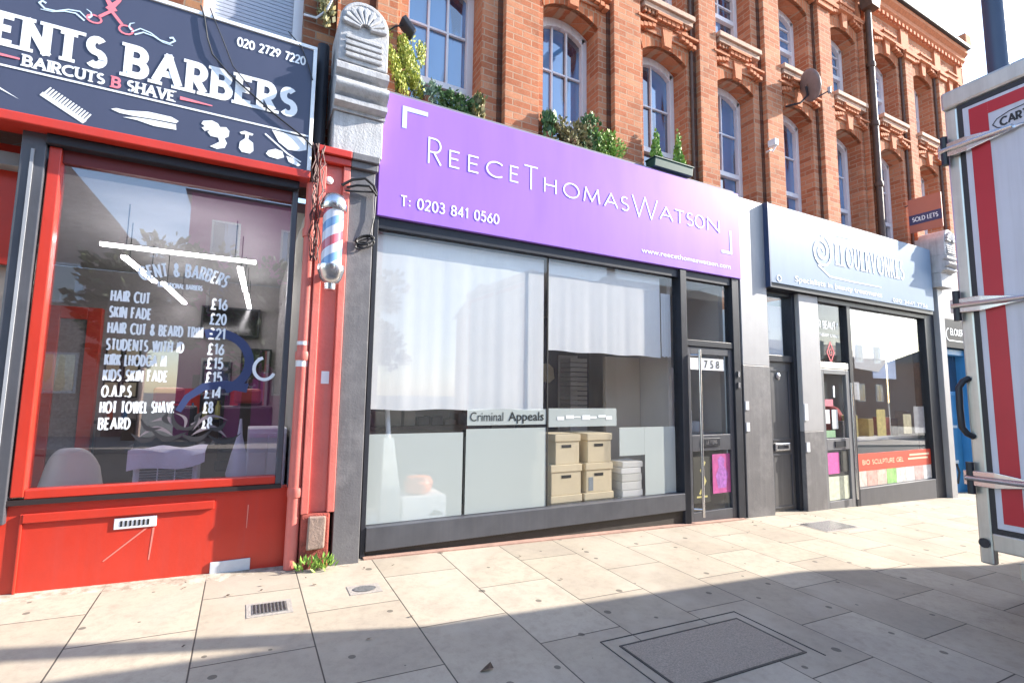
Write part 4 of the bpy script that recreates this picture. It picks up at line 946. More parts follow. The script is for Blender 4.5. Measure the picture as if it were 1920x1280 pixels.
def office_front():
    t = thing('office_shopfront', 'dark framed law office front with white blinds and frosted lower glass', 'shop front', (3.2, 0, 0))
    f = MB()
    f.box(.925, .965, -.03, .07, -.1, 2.9); f.box(.965, 4.60, -.01, .07, 2.80, 2.9); f.box(4.60, 4.70, -.04, .1, -.25, 2.9)
    f.box(4.70, 5.53, -.01, .07, 2.80, 2.9); f.box(5.53, 5.655, -.03, .1, -.25, 2.9); f.box(4.70, 5.53, -.02, .07, 1.975, 2.05)
    f.build('frame', BLACK, t, bevel=.004)
    f = MB(); f.box(.965, 4.60, -.045, .07, .052, .245); f.build('bottom_rail', BLUEBLK, t, bevel=.006)
    f = MB(); f.box(.965, 4.60, .0, .12, -.5, .05); f.build('plinth', pm('black_plinth', (.04, .035, .03), .6, .3, 8, .3), t)
    gp = MB().box(.965, 4.60, .03, .036, .245, 2.80).build('window_pane', GLASS, t)
    jn = MB(); jn.box(2.752, 2.764, .022, .0295, .25, 2.80); jn.build('glass_joint', DARK, gp)
    fl = MB(); y = .0275
    for a in ((.972, 1.838, .252, 1.0), (1.868, 2.745, .252, 1.028), (2.775, 3.655, 1.03, 1.22), (4.06, 4.53, .252, 1.01), (3.695, 4.058, .70, 1.01), (1.875, 2.745, 1.06, 1.212)): fl.rect(*a, y)
    fl.build('frosted_film', FILM, gp)
    dk = MB(); ftext(dk, 'Criminal', 1.905, 2.255, 1.10, .088, y-.003); ftext(dk, 'Appeals', 2.31, 2.715, 1.10, .088, y-.0031, .012)
    for z in (.35, .45, .55, .65, .72): dk.rect(1.848, 1.862, z-.02, z+.02, y-.002)
    dk.rect(1.85, 1.86, .26, .96, y)
    dk.rect(2.752, 2.762, .26, 1.2, y) if False else None
    dk.build('dark_lettering', pm('dark_vinyl', (.02, .025, .025), .4), gp)
    wv = MB(); [wv.rect(2.88+q*.105, 2.88+q*.105+.08+.02*(q % 2), 1.10+.012*(q % 3), 1.135+.012*(q % 2), y-.003) for q in range(7)]; wv.build('pale_lettering', VINYL, gp)
    MB().box(4.70, 5.53, .03, .036, 2.05, 2.80).build('transom_pane', GLASS, t)
    # door
    d = MB(); d.box(4.715, 4.775, -.005, .045, -.155, 1.965); d.box(5.45, 5.525, -.005, .045, -.155, 1.965); d.box(4.775, 5.45, -.005, .045, 1.88, 1.965); d.box(4.775, 5.45, -.005, .045, -.155, .0)
    d.box(4.775, 5.45, -.005, .045, .71, .90)
    dr = d.build('door', BLUEBLK, t, bevel=.004)
    MB().box(4.775, 5.45, .02, .026, .0, .71).build('glass', GLASS, dr); MB().box(4.775, 5.45, .02, .026, .90, 1.88).build('glass', GLASS, dr)
    n = MB().box(4.77, 5.385, .012, .0185, 1.69, 1.835); n.build('number_plate', WHITE, dr)
    k = MB(); ftext(k, '7 5 8', 5.03, 5.30, 1.715, .10, .0085, .004); k.build('number', pm('dark_vinyl', (.02, .025, .025)), dr)
    h = MB(); h.tube([(4.845, -.085, -.04), (4.845, -.085, 1.93)], .018, 12)
    for z in (.05, 1.86): h.tube([(4.845, -.085, z), (4.76, -.02, z)], .012, 8)
    h.build('handle', CHROME, dr, smooth=True)
    MB().box(4.94, 5.24, -.02, -.006, .765, .86).build('letterbox', BLACK, dr, bevel=.005)
    k = MB(); letters(k, 'LETTERS', 5.0, 5.18, .79, .045, -.0212, .008, .25); k.build('letterbox_mark', CHROME, dr)
    MB().box(4.70, 5.53, -.08, .1, -.30, -.157).build('step', pm('aluminium_step', (.5, .5, .5), .4, metal=.6), t, bevel=.008)
    for z in (1.62, 1.48): MB().box(5.58, 5.615, -.045, -.031, z, z+.07).build('intercom_button', CHROME, t)
    p = MB().box(4.80, 5.08, .013, .0185, .10, .64); o = p.build('poster', pm('dark_poster', (.03, .03, .025), .5), dr)
    q = MB(); q.ribbon([(4.9, .2), (5.0, .35), (4.93, .48), (5.0, .58)], .03, .0125); q.rect(4.85, 5.03, .16, .18, .0125); q.build('poster_print', pm('olive_print', (.45, .4, .15), .6), dr)
    MB().box(5.13, 5.445, .013, .0185, .19, .66).build('poster', pm('magenta_poster', (.42, .07, .24), .5, .35, 14), dr)
    q = MB(); q.poly([(5.22, .25), (5.36, .25), (5.40, .42), (5.33, .52), (5.35, .6), (5.28, .64), (5.22, .6), (5.24, .5), (5.18, .4)], .0125); q.build('poster_print', pm('violet_print', (.32, .1, .38), .6, .5, 25), dr)
office_front()

def blind(x0, x1, z0, z1, y, amp, label, seed, n=140):
    r = random.Random(seed); ph = [r.uniform(0, 6.28) for _ in range(4)]
    mb = MB()
    for i in range(n+1):
        u = i/n; x = x0+(x1-x0)*u
        for j in range(5):
            v = j/4
            a = amp*(.35+.65*(1-v))
            yy = y+a*(math.sin(u*23+ph[0])+.7*math.sin(u*41+ph[1])+.4*math.sin(u*78+ph[2]))*.5
            mb.v.append((x, yy, z0+(z1-z0)*v+(.006*math.sin(u*17+ph[3]) if j == 0 else 0)))
    for i in range(n):
        for j in range(4): q = i*5+j; mb.f.append((q, q+5, q+6, q+1))
    return single(mb, 'white_blind', BLIND, label, 'blind', group='blinds in the law office window', smooth=True)
def office_room():
    r = thing('office_room', 'grey walled room inside the law office', 'room', (3, 2, -.1))
    wl = pm('warm_grey_wall', (.5, .46, .43), .8, .06, 3)
    MB().box(.97, 5.6, 3.0, 3.1, -.2, 2.9).build('back_wall', wl, r); MB().box(.86, .945, .25, 3.0, -.2, 2.9).build('side_wall', wl, r)
    MB().box(5.6, 5.68, .25, 3.0, -.2, 2.9).build('side_wall', wl, r); MB().box(.945, 5.6, .13, 3.0, -.3, -.2).build('floor', pm('office_floor', (.14, .13, .12), .5), r)
    MB().box(.945, 5.6, .22, 3.0, 2.86, 2.9).build('ceiling', pm('office_ceiling', (.6, .6, .6), .8), r)
    MB().box(4.66, 4.72, .25, 2.2, -.2, 2.85).build('partition', wl, r)
    blind(.985, 2.742, 1.205, 2.78, .085, .0045, 'long white pleated blind filling the left half of the law office window', 1)
    blind(2.80, 4.38, 1.82, 2.78, .085, .0035, 'short white blind over the upper right of the law office window', 2)
    blind(4.40, 4.56, 1.83, 2.6, .09, .003, 'narrow pale blind strip at the right end of the law office window', 5, 20)
    bx = pm('buff_cardboard', (.68, .57, .38), .8, .06, 5, .1); dk = pm('dark_vinyl', (.02, .025, .025))
    names = ['lowest', 'middle', 'topmost']
    for c, (xa, xb) in enumerate(((2.83, 3.22), (3.25, 3.64))):
        for i in range(3):
            z = -.2+.0+i*.395; z = .02+i*.31
            xo = .05 if (c == 0 and i == 2) else (.02*i if c else 0)
            t = thing('archive_box', names[i]+' buff archive box of the '+('left' if c == 0 else 'right')+' stack behind the frosted glass', 'box', ((xa+xb)/2, .4, z), 'archive boxes stacked in the law office window')
            MB().box(xa+.012+xo, xb-.012-xo*.4, .075, .47, z, z+.25).build('carton', bx, t, bevel=.004)
            MB().box(xa+xo, xb-xo*.4, .065, .48, z+.235, z+.308).build('lid', bx, t, bevel=.006)
            MB().box((xa+xb)/2-.06, (xa+xb)/2+.06, .072, .0745, z+.17, z+.20).build('hand_hole', DARK, t)
            if c == 1 and i == 1:
                MB().box(xa+.06, xa+.12, .072, .0745, z+.02, z+.16).build('printed_mark', pm('grey_print', (.25, .28, .3), .7), t)
    MB().box(2.79, 4.6, .05, .62, -.2, .018).build('window_ledge', wl, r)
    random.seed(12); z = .02
    for i in range(8):
        h = random.uniform(.06, .105); dx = random.uniform(-.03, .03)
        o = single(MB().box(3.74+dx*.6, 4.02+dx, .05, .30, z, z+h-.004), 'paper_bundle', pm('white_paper_%d' % (i % 3), (.7-.05*(i % 3), .69-.05*(i % 3), .66-.06*(i % 3)), .8, .05), ['bottom', 'second from bottom', 'third from bottom', 'fourth from bottom', 'fifth from bottom', 'third from top', 'second from top', 'top'][i]+' bundle in the pile of white papers right of the archive boxes', 'paper bundle', group='pile of paper bundles', bevel=.004)
        z += h
    t = thing('white_carton', 'white carton with black arrows standing low behind the frosted glass', 'box', (1.53, .35, -.2))
    MB().box(1.35, 1.77, .25, .62, -.2, .40).build('carton', WHITE, t, bevel=.006)
    k = MB()
    for z in (.13, .22): k.poly([(1.60, z), (1.65, z+.05), (1.72, z+.03), (1.74, z)], .2485)
    k.build('arrow_mark', dk, t)
    o = MB().lathe((1.55, .43, .405), [(.10, 0), (.125, .02), (.14, .10), (.11, .15), (.03, .16)], 18)
    single(o, 'orange_pot', pm('orange_plastic', (.75, .2, .05), .4), 'orange pot standing on the white carton', 'pot', smooth=True)
    o = MB().box(1.02, 1.26, .2, .5, -.2, .29); single(o, 'paper_tray', WHITE, 'low white tray of papers in the bottom left corner of the law office window', 'tray', bevel=.01)
    b = thing('broom', 'pale broom leaning upright behind the frosted glass at the left', 'broom', (1.2, .3, -.2))
    MB().tube([(1.17, .24, 1.26), (1.19, .22, .95)], .022, 10).build('handle', VINYL, b)
    br = MB(); br.add([(1.14, .18, .95), (1.23, .18, .95), (1.30, .2, .52), (1.14, .2, .52), (1.14, .28, .95), (1.23, .28, .95), (1.30, .3, .52), (1.14, .3, .52)], [(0, 1, 2, 3), (4, 7, 6, 5), (0, 4, 5, 1), (1, 5, 6, 2), (2, 6, 7, 3), (3, 7, 4, 0)]); br.build('bristles', pm('pale_bristle', (.62, .64, .6), .9, .1, 30), b)
    MB().box(1.12, 1.30, .16, .34, -.2, .519).build('base', pm('grey_bin', (.3, .32, .34), .6), b, bevel=.01)
    # dark table and clutter seen in the gap under the blind
    t = thing('desk', 'dark cluttered desk seen through the gap under the long blind', 'desk', (1.5, 1.3, -.2))
    MB().box(1.0, 2.6, 1.0, 1.7, .95, 1.0).build('top', pm('dark_walnut', (.05, .035, .03)), t)
    for x in (1.05, 2.5): MB().box(x, x+.06, 1.05, 1.65, -.2, .949).build('leg', BLACK, t)
    random.seed(21)
    for i in range(9):
        x = 1.1+i*.16; c = random.choice([(.12, .1, .09), (.3, .28, .25), (.05, .05, .06)]); h = random.uniform(.06, .22)
        single(MB().box(x, x+.13, 1.1, 1.4, 1.0, 1.0+h), 'folder', pm('folder_%d' % int(c[0]*100), c, .6), 'dark folder standing on the cluttered desk', 'folder', group='folders on the desk', bevel=.006)
    # things behind the clear glass on the right
    single(MB().box(3.15, 4.3, 1.4, 1.44, .9, 2.4), 'dark_board', pm('charcoal_board', (.06, .055, .065), .6), 'dark notice board standing behind the archive boxes', 'board')
    single(MB().prism([(3.42, 1.55), (3.62, 1.52), (3.70, 1.58), (3.68, 1.72), (3.60, 1.78), (3.42, 1.76)], 1.36, 1.395), 'pinned_paper', pm('tan_paper', (.5, .44, .3), .8), 'tan paper pinned on the dark notice board', 'paper')
    t = thing('shelf_stack', 'stack of pale shelves with papers beside the notice board', 'shelf', (4.0, 1.2, -.2))
    for k in range(13): MB().box(3.78, 4.05, 1.1, 1.35, 1.05+k*.062, 1.1+k*.062).build('paper_tray', pm('beige_tray', (.42, .4, .37), .7), t)
    MB().box(3.76, 4.07, 1.351, 1.37, -.2, 1.9).build('back_panel', wl, t); MB().box(3.78, 4.05, 1.1, 1.35, -.2, 1.04).build('base', wl, t)
    single(MB().box(4.08, 4.65, .75, .8, -.2, 1.86), 'tan_panel', pm('tan_board', (.58, .5, .4), .6, .05, 2), 'tall tan board standing right of the boxes in the law office', 'board')
    single(MB().box(2.85, 3.2, .9, 1.2, 1.12, 1.35), 'green_crate', pm('dark_green_plastic', (.02, .07, .06), .5), 'dark green crate behind the glass under the short blind', 'crate', bevel=.02)
    # hallway items behind the door
    single(MB().box(4.8, 5.5, .7, .74, -.2, 1.75), 'hall_screen', pm('grey_brown_screen', (.58, .52, .49), .6), 'plain brown grey screen behind the glass door numbered 758', 'screen')
    for i, (x, w, h, lab) in enumerate(((4.98, .12, .12, 'white paper cup standing on the door rail, left of the others'), (5.2, .15, .13, 'low white tub standing behind the door rail'), (5.27, .05, .27, 'slim white bottle standing behind the door rail'))):
        single(MB().lathe((x+w/2, .3+.1*i, .91), [(w*.38, 0), (w*.5, h*.9), (w*.5, h)], 14), ['paper_cup', 'tub', 'bottle'][i], WHITE, lab, ['cup', 'tub', 'bottle'][i], smooth=True)
    single(MB().box(4.8, 5.5, .2, .6, .80, .905), 'hall_shelf', pm('grey_shelf', (.3, .29, .28), .6), 'grey shelf inside the glass door carrying white cups', 'shelf')
office_room()

# ------------------------------------------------------------------ middle pillars, black side door, third shop
def pillar(x0, x1, top, y, label, split):
    t = thing('grey_pillar', label, 'pillar', ((x0+x1)/2, y, -.2), 'grey pillars between the shop fronts')
    MB().box(x0, x1, y, .2, -.6, split).build('lower_shaft', GREY, t, bevel=.006); MB().box(x0, x1, y, .2, split+.001, top).build('upper_shaft', LGREY, t, bevel=.006)
    return t
def third_shop():
    p = pillar(5.70, 6.235, 4.04, -.025, 'broad grey pillar between the purple sign and the silver blue sign', 1.78)
    for x, z in ((5.712, 1.2), (5.715, .93)): MB().box(x, x+.06, -.04, -.026, z, z+.11).build('door_bell', WHITE, p)
    p = pillar(6.94, 7.40, 2.85, -.02, 'grey pillar between the narrow black door and the silver shop door', .9)
    MB().box(6.95, 7.02, -.034, -.021, 1.05, 1.28).build('notice', WHITE, p); MB().box(6.96, 7.03, -.034, -.021, .62, .75).build('bell_plate', WHITE, p)
    s = thing('side_door_frame', 'narrow black front door between the two grey pillars with a blind over it', 'door', (6.6, .1, -.2))
    f = MB(); f.box(6.237, 6.33, .04, .2, -.4, 2.9); f.box(6.87, 6.938, .04, .2, -.4, 2.9); f.box(6.33, 6.87, .06, .2, 1.86, 1.95); f.box(6.33, 6.87, .06, .2, 2.8, 2.9)
    f.build('frame', BLACK, s, bevel=.005)
    d = MB().box(6.33, 6.87, .10, .14, -.21, 1.86).build('door_leaf', pm('grey_black_door', (.09, .088, .09), .4, .15, 5, streak=.3, dirt=(.2, .2, .2)), s)
    q = MB()
    for z0, z1 in ((.78, 1.75), (-.12, .6)):
        q.box(6.39, 6.81, .088, .0995, z0, z0+.02); q.box(6.39, 6.81, .088, .0995, z1-.02, z1); q.box(6.39, 6.41, .088, .0995, z0+.02, z1-.02); q.box(6.79, 6.81, .088, .0995, z0+.02, z1-.02)
    q.build('panel_bead', BLUEBLK, d); MB().box(6.44, 6.76, .075, .0995, .64, .745).build('letterbox', CHROME, d, bevel=.01); MB().box(6.49, 6.71, .07, .0745, .67, .715).build('letterbox_flap', BLACK, d)
    MB().lathe((6.58, .099, 1.66), [(.05, 0), (.05, .012), (.03, .02)], 18, 'y').build('door_number', CHROME, d, smooth=True)
    MB().box(6.33, 6.87, .12, .126, 1.95, 2.8).build('transom_pane', GLASS, s); MB().box(6.335, 6.76, .128, .136, 1.96, 2.66).build('transom_blind', BLIND, s)
    MB().box(6.33, 6.87, .03, .2, -.32, -.211).build('step', STONE, s, bevel=.006)
    t = thing('third_shopfront', 'black and silver framed shop front with red banner under the silver blue sign', 'shop front', (9, .05, -.2))
    f = MB(); f.box(7.41, 10.52, -.02, .1, 2.78, 2.9); f.box(8.13, 8.225, -.02, .1, -.28, 2.78); f.box(10.52, 10.85, -.02, .2, -.4, 2.9); f.build('frame', BLACK, t, bevel=.005)
    f = MB(); f.box(8.225, 10.52, -.02, .1, -.4, .03); f.build('bottom_rail', BLUEBLK, t, bevel=.006)
    g = MB().box(8.225, 10.52, .04, .046, .03, 2.78).build('window_pane', glass_mat('salon_glass', 2.0), t)
    f = MB(); f.box(7.41, 8.13, -.01, .08, 1.80, 1.89); f.build('transom_rail', ALU, t, bevel=.004)
    tp = MB().box(7.41, 8.13, .04, .046, 1.89, 2.78).build('transom_pane', GLASS, t)
    k = MB(); k.ribbon([(7.76, 1.90), (7.85, 2.05), (7.76, 2.20), (7.67, 2.05), (7.76, 1.90)], .025, .0385); k.ribbon([(7.76+.03*math.cos(a), 2.05+.05*math.sin(a)) for a in [i*.5236 for i in range(13)]], .015, .0385); k.build('red_logo', pm('red_vinyl', (.6, .06, .08), .4), tp)
    k = MB(); letters(k, 'FR BEAUTY', 7.44, 7.98, 2.40, .12, .0385, .014); letters(k, 'THERAPY & NAILS', 7.5, 7.98, 2.28, .05, .0385, .008); k.build('lettering', VINYL, tp)
    d = MB(); d.box(7.41, 7.47, -.01, .05, -.24, 1.79); d.box(8.03, 8.125, -.01, .05, -.24, 1.79); d.box(7.47, 8.03, -.01, .05, 1.72, 1.79); d.box(7.47, 8.03, -.01, .05, -.24, -.1); d.box(7.47, 8.03, -.01, .05, .62, .78)
    dr = d.build('door', pm('silver_grey_door', (.17, .17, .18), .35, .1, 5), t, bevel=.004)
    MB().box(7.47, 8.03, .015, .021, .78, 1.72).build('glass', GLASS, dr); MB().box(7.47, 8.03, .015, .021, -.1, .62).build('glass', GLASS, dr)
    MB().box(7.66, 7.92, -.022, -.011, .66, .745).build('letterbox', BLACK, dr); MB().tube([(8.07, -.06, -.1), (8.07, -.06, 1.6)], .016, 10).build('handle', CHROME, dr, smooth=True)
    for c, a in (((.6, .1, .35), (7.5, 7.78, .28, .58)), ((.06, .06, .055), (7.82, 8.0, .3, .6)), ((.55, .58, .45), (7.49, 8.0, -.09, .24)), ((.75, .75, .75), (7.5, 7.6, 1.0, 1.2)), ((.72, .74, .75), (7.66, 7.8, .92, 1.2)), ((.2, .35, .2), (7.5, 7.72, .8, .9)), ((.55, .15, .2), (7.5, 7.7, 1.25, 1.35)), ((.8, .8, .85), (7.72, 7.76, 1.38, 1.55))):
        MB().box(a[0], a[1], .008, .0145, a[2], a[3]).build('poster', pm('poster_%d_%d' % (int(c[0]*100), int(c[1]*100)), c, .5, .3, 18), dr)
    MB().box(7.41, 8.13, -.06, .1, -.36, -.241).build('step', MATS['aluminium_step'], t, bevel=.006)
    # red banner and product photos along the bottom of the window
    bn = MB().box(8.235, 10.51, .028, .0385, .27, .53); bo = bn.build('banner', pm('red_banner', (.62, .07, .035), .45, .1, 4), g)
    k = MB(); letters(k, 'BIO SCULPTURE GEL', 8.42, 9.6, .36, .075, .0265, .013, .25); k.rect(9.8, 10.45, .44, .47, .0265); k.rect(9.75, 10.4, .38, .41, .0265); k.build('banner_text', pm('cream_print', (.75, .6, .4), .5), bo)
    x = 8.24
    for i, c in enumerate(((.62, .5, .45), (.66, .35, .3), (.6, .45, .38), (.25, .5, .15), (.7, .6, .55), (.66, .64, .6), (.5, .35, .33), (.7, .66, .6))):
        MB().box(x, x+.275, .029, .0384, .04, .268).build('product_photo', pm('photo_print_%d' % i, c, .5, .45, 12), g); x += .284
    # inside
    r = thing('salon_room', 'pale room inside the third shop', 'room', (9, 2, -.3))
    wl = pm('salon_wall', (.6, .62, .63), .8, .06, 3)
    MB().box(7.41, 10.85, 2.6, 2.7, -.3, 2.9).build('back_wall', wl, r); MB().box(7.3, 7.408, .21, 2.6, -.3, 2.84).build('side_wall', wl, r); MB().box(10.85, 10.93, .21, 2.6, -.3, 2.9).build('side_wall', wl, r)
    MB().box(7.41, 10.85, .12, 2.6, -.42, -.3).build('floor', wl, r); MB().box(7.41, 10.85, .21, 2.6, 2.85, 2.9).build('ceiling', wl, r)
    sh = MB(); sh.add([(8.36, .056, 2.72), (10.36, .056, 2.70), (9.1, .062, 1.80), (8.42, .060, 1.84)], [(0, 3, 2, 1)])
    o = single(sh, 'white_sheet', BLIND, 'slanting white sheet hung in the third shop window', 'sheet'); md = o.modifiers.new('s', 'SOLIDIFY'); md.thickness = .006
    single(MB().box(8.95, 9.65, .072, .085, 1.70, 2.2), 'blue_poster', pm('pale_blue_poster', (.38, .5, .72), .5, .2, 10), 'pale blue poster below the slanting white sheet', 'poster')
    single(MB().box(8.3, 8.42, .1, .2, 1.2, 1.6), 'display_card', VINYL, 'upright white display card at the left of the third shop window', 'card')
    shf = single(MB().box(8.26, 10.5, .2, .7, .70, .76), 'display_shelf', WHITE, 'white display shelf across the third shop window', 'shelf')
    random.seed(31)
    cs = [(.1, .1, .12), (.6, .52, .2), (.35, .32, .3), (.45, .36, .12), (.55, .55, .56), (.3, .06, .06)]
    for i in (0, 1, 3, 5, 6, 8):
        x = 8.3+i*.24; h = random.uniform(.25, .48); c = cs[i % 6]
        single(MB().box(x, x+random.uniform(.14, .2), .22, .4, .761, .761+h), 'product_box', pm('product_%d' % (i % 6), c, .5, .3, 14), ['black', 'yellow', 'brown grey', 'ochre', 'silver', 'dark red', 'second black', 'second yellow', 'second brown grey'][i]+' product box on the white display shelf', 'box', group='boxes on the display shelf', bevel=.006)
    single(MB().box(8.6, 9.1, 1.6, 1.66, .3, 1.7), 'salon_screen', pm('charcoal_board', (.06, .055, .065)), 'dark folding screen deep in the third shop', 'screen')
    for k, (xa, xb, za, zb, c, lab) in enumerate(((8.30, 8.50, 1.35, 1.62, (.7, .72, .72), 'small white notice taped inside the third shop window at the left'), (9.75, 10.0, .80, 1.12, (.66, .6, .4), 'cream leaflet standing in the third shop window above the banner'), (8.95, 9.2, .78, 1.2, (.66, .56, .2), 'tall yellow advert card standing in the third shop window'), (10.1, 10.45, .8, 1.25, (.5, .52, .54), 'grey display card at the right end of the third shop window'))):
        single(MB().box(xa, xb, .055, .062, za, zb), 'advert_card', pm('advert_%d' % k, c, .5, .35, 16), lab, 'card')
    rb = MB().lathe((8.55, .55, .76), [(.09, 0), (.16, .1), (.2, .3), (.12, .45), (.02, .5)], 10)
    single(rb, 'red_bouquet', pm('red_flower', (.45, .05, .06), .8, .5, 25, .6), 'red bouquet standing on the white display shelf', 'flowers')
    # the sign
    y = -.10
    s = thing('silver_sign', 'silver blue sign box with raised white scroll lettering', 'shop sign', (8.4, y, 2.9))
    MB().box(6.236, 10.70, y, .12, 2.92, 4.03).build('panel', panel_sheen('silver_blue_panel', (.20, .27, .36), .5, .12), s, bevel=.004)
    MB().box(6.2365, 10.7, y+.02, .12, 2.86, 2.919).build('under_tray', BLACK, s)
    MB().box(6.22, 6.235, y, .12, 2.86, 4.04).build('side_return', pm('navy_return', (.03, .05, .11), .4), s)
    w = MB(); yl = y-.004
    sp = [(7.42+(.035+.016*a)*1.0*math.cos(a), 3.52+(.03+.0165*a)*math.sin(a)*1.0) for a in [i*.35 for i in range(40)]]
    w.ribbon(sp, .03, yl); w.ribbon([(7.42, 3.76), (7.8, 3.83), (8.2, 3.84)], .025, yl); w.ribbon([(7.32, 3.3), (7.6, 3.16), (8.2, 3.15), (9.0, 3.155)], .03, yl, .01)
    letters(w, 'ELOUERVONKES', 7.78, 9.72, 3.36, .33, yl, .030, .42, serif=True)
    ftext(w, 'Specialists in beauty treatments', 6.76, 9.0, 2.99, .08, yl, .008); letters(w, '020 3441 7756', 9.33, 10.45, 2.955, .06, yl, .01, .25)
    w.ribbon([(6.40+.045*math.cos(a), 2.99+.04*math.sin(a)) for a in [i*.5236 for i in range(13)]], .012, yl)
    wo = w.build('lettering', pm('bright_white_vinyl', (.85, .87, .88), .35), s); md = wo.modifiers.new('s', 'SOLIDIFY'); md.thickness = .003
    # far corbel and blue door
    corbel('stone_corbel', 'weathered grey stone corbel at the right end of the silver blue sign', 10.80, 11.2, 3.36, .75, -.2)
    p = thing('end_pilaster', 'white painted pilaster beyond the silver blue sign', 'pilaster', (11.1, -.05, -.3)); MB().box(10.86, 11.06, -.1, .2, -.6, 3.355).build('shaft', LGREY, p, bevel=.006)
    MB().box(11.205, 11.9, -.02, .2, 2.86, 4.0).build('upper_panel', STONE, p)
    t = thing('black_sign', 'small black sign with a white outlined name over the blue door', 'shop sign', (11.8, .0, 2.3))
    MB().box(11.065, 12.7, -.03, .18, 2.32, 2.85).build('panel', pm('black_sign_panel', (.012, .016, .026), .5, spec=.1), t, bevel=.005)
    w = MB(); letters(w, 'ELOUERVONKES', 11.42, 12.45, 2.55, .13, -.034, .02, .25)
    w.ribbon([(11.35+.1*math.cos(rad(a)), 2.56+.11*math.sin(rad(a))) for a in range(90, 271, 15)]+[(12.3, 2.45)], .02, -.034); w.build('lettering', VINYL, t)
    t = thing('blue_door_front', 'blue painted double door with glazed top past the third shop', 'door', (11.8, .15, -.3))
    bl = pm('blue_door_paint', (.035, .21, .44), .45, .15, 5, .1, streak=.2, dirt=(.2, .35, .5))
    f = MB(); f.box(11.065, 11.2, -.03, .2, -.6, 2.31); f.build('white_post', STONE, t); f = MB(); f.box(11.2, 11.32, .02, .3, -.6, 2.31); f.box(12.1, 12.35, .0, .3, -.6, 2.31); f.box(11.32, 12.1, .05, .3, 2.2, 2.31); f.build('frame', bl, t, bevel=.006)
    MB().box(11.32, 12.1, .18, .22, -.4, 1.45).build('door_leaf', bl, t); MB().box(11.32, 12.1, .19, .2, 1.53, 2.2).build('pane', SASHGLASS, t); MB().box(11.32, 12.1, .16, .22, 1.451, 1.529).build('rail', bl, t)
    k = MB(); k.box(11.66, 11.70, .165, .179, -.2, 1.4); k.box(11.5, 11.9, .16, .164, .85, .9); k.box(11.55, 11.85, .16, .164, .2, .26); k.build('ironwork', pm('pale_ironwork', (.45, .55, .62), .5), t)
    MB().tube([(11.26, -.03, -.1), (11.27, -.06, .1), (11.26, -.03, .25)], .018, 8).build('handle', BLACK, t)
    w = thing('tiled_wall', 'white glazed brick wall beside the blue door', 'wall', (13, .1, -.3))
    MB().box(12.36, 13.45, -.03, .19, -.7, 4.1).build('tile_face', brick_mat('white_glazed_brick', (.68, .68, .66), (.72, .72, .7), (.76, .76, .74), (.3, .29, .28), .3, .1), w)
third_shop()

# ------------------------------------------------------------------ things on the facade
def facade_bits():
    t = thing('satellite_dish', 'brown grey satellite dish on a bent arm on the brick wall', 'satellite dish', (7.3, .1, 5.9))
    c = Vector((7.40, -.08, 6.13)); nrm = Vector((.86, -.40, .30)).normalized(); a = nrm.cross(Vector((0, 0, 1))).normalized(); b = a.cross(nrm)
    dm = MB(); n = 24
    for i in range(7):
        r = .22*i/6
        for j in range(n):
            th = 6.2832*j/n; q = c+a*math.cos(th)*r+b*math.sin(th)*r*1.08-nrm*(.05*(1-(i/6)**2)); dm.v.append(tuple(q))
    for i in range(6):
        for j in range(n): dm.f.append((i*n+j, i*n+(j+1) % n, (i+1)*n+(j+1) % n, (i+1)*n+j))
    o = dm.build('dish', pm('dish_metal', (.20, .16, .16), .5, .2, 9), t, smooth=True); md = o.modifiers.new('s', 'SOLIDIFY'); md.thickness = .01
    MB().tube([(7.18, .195, 5.86), (7.25, .0, 5.84), (7.38, -.04, 5.98), tuple(c-nrm*.08)], .016, 8).build('wall_arm', BLACK, t, smooth=True)
    MB().tube([tuple(c-b*.22), tuple(c-b*.16+nrm*.26)], .010, 6).build('feed_arm', BLACK, t)
    MB().lathe(tuple(c-b*.16+nrm*.26), [(.025, -.04), (.03, .05)], 10).build('feed_horn', pm('grey_rail', (.3, .31, .33)), t)
    t = thing('camera_light', 'small white security camera on the brick pier above the silver blue sign', 'camera', (6.5, .1, 5.0))
    MB().box(6.57, 6.65, -.02, .10, 5.0, 5.1).build('body', WHITE, t, bevel=.01); MB().tube([(6.55, .11, 4.93), (6.50, .0, 4.90), (6.42, -.03, 4.86)], .012, 6).build('arm', WHITE, t); MB().tube([(6.62, .0, 5.0), (6.60, .05, 4.92)], .012, 6).build('bracket', WHITE, t)
    x = 10.6
    t = thing('agent_board', 'small orange red agent board sticking out from the wall at the far end', 'sign board', (x, 0, 4.3))
    bd = MB().box(x, x+.02, -.36, .14, 4.38, 5.0).build('board', pm('orange_red_board', (.45, .15, .10), .5, .08, 5), t)
    MB().box(x-.004, x-.0005, -.355, .135, 4.52, 4.70).build('dark_strip', pm('navy_vinyl', (.035, .05, .13)), t)
    w = MB(); letters(w, 'SOLD LETS', -.3, .08, 4.57, .085, 0, .014, .2); m = MB()
    for f in w.f:
        m.add([(x-.006, -.22-w.v[i][0], w.v[i][2]) for i in f], [tuple(range(len(f)))[::-1]])
    m.build('lettering', VINYL, t)
    MB().tube([(x+.01, .195, 4.9), (x+.01, -.3, 4.98)], .01, 6).build('bracket', BLACK, t)
facade_bits()

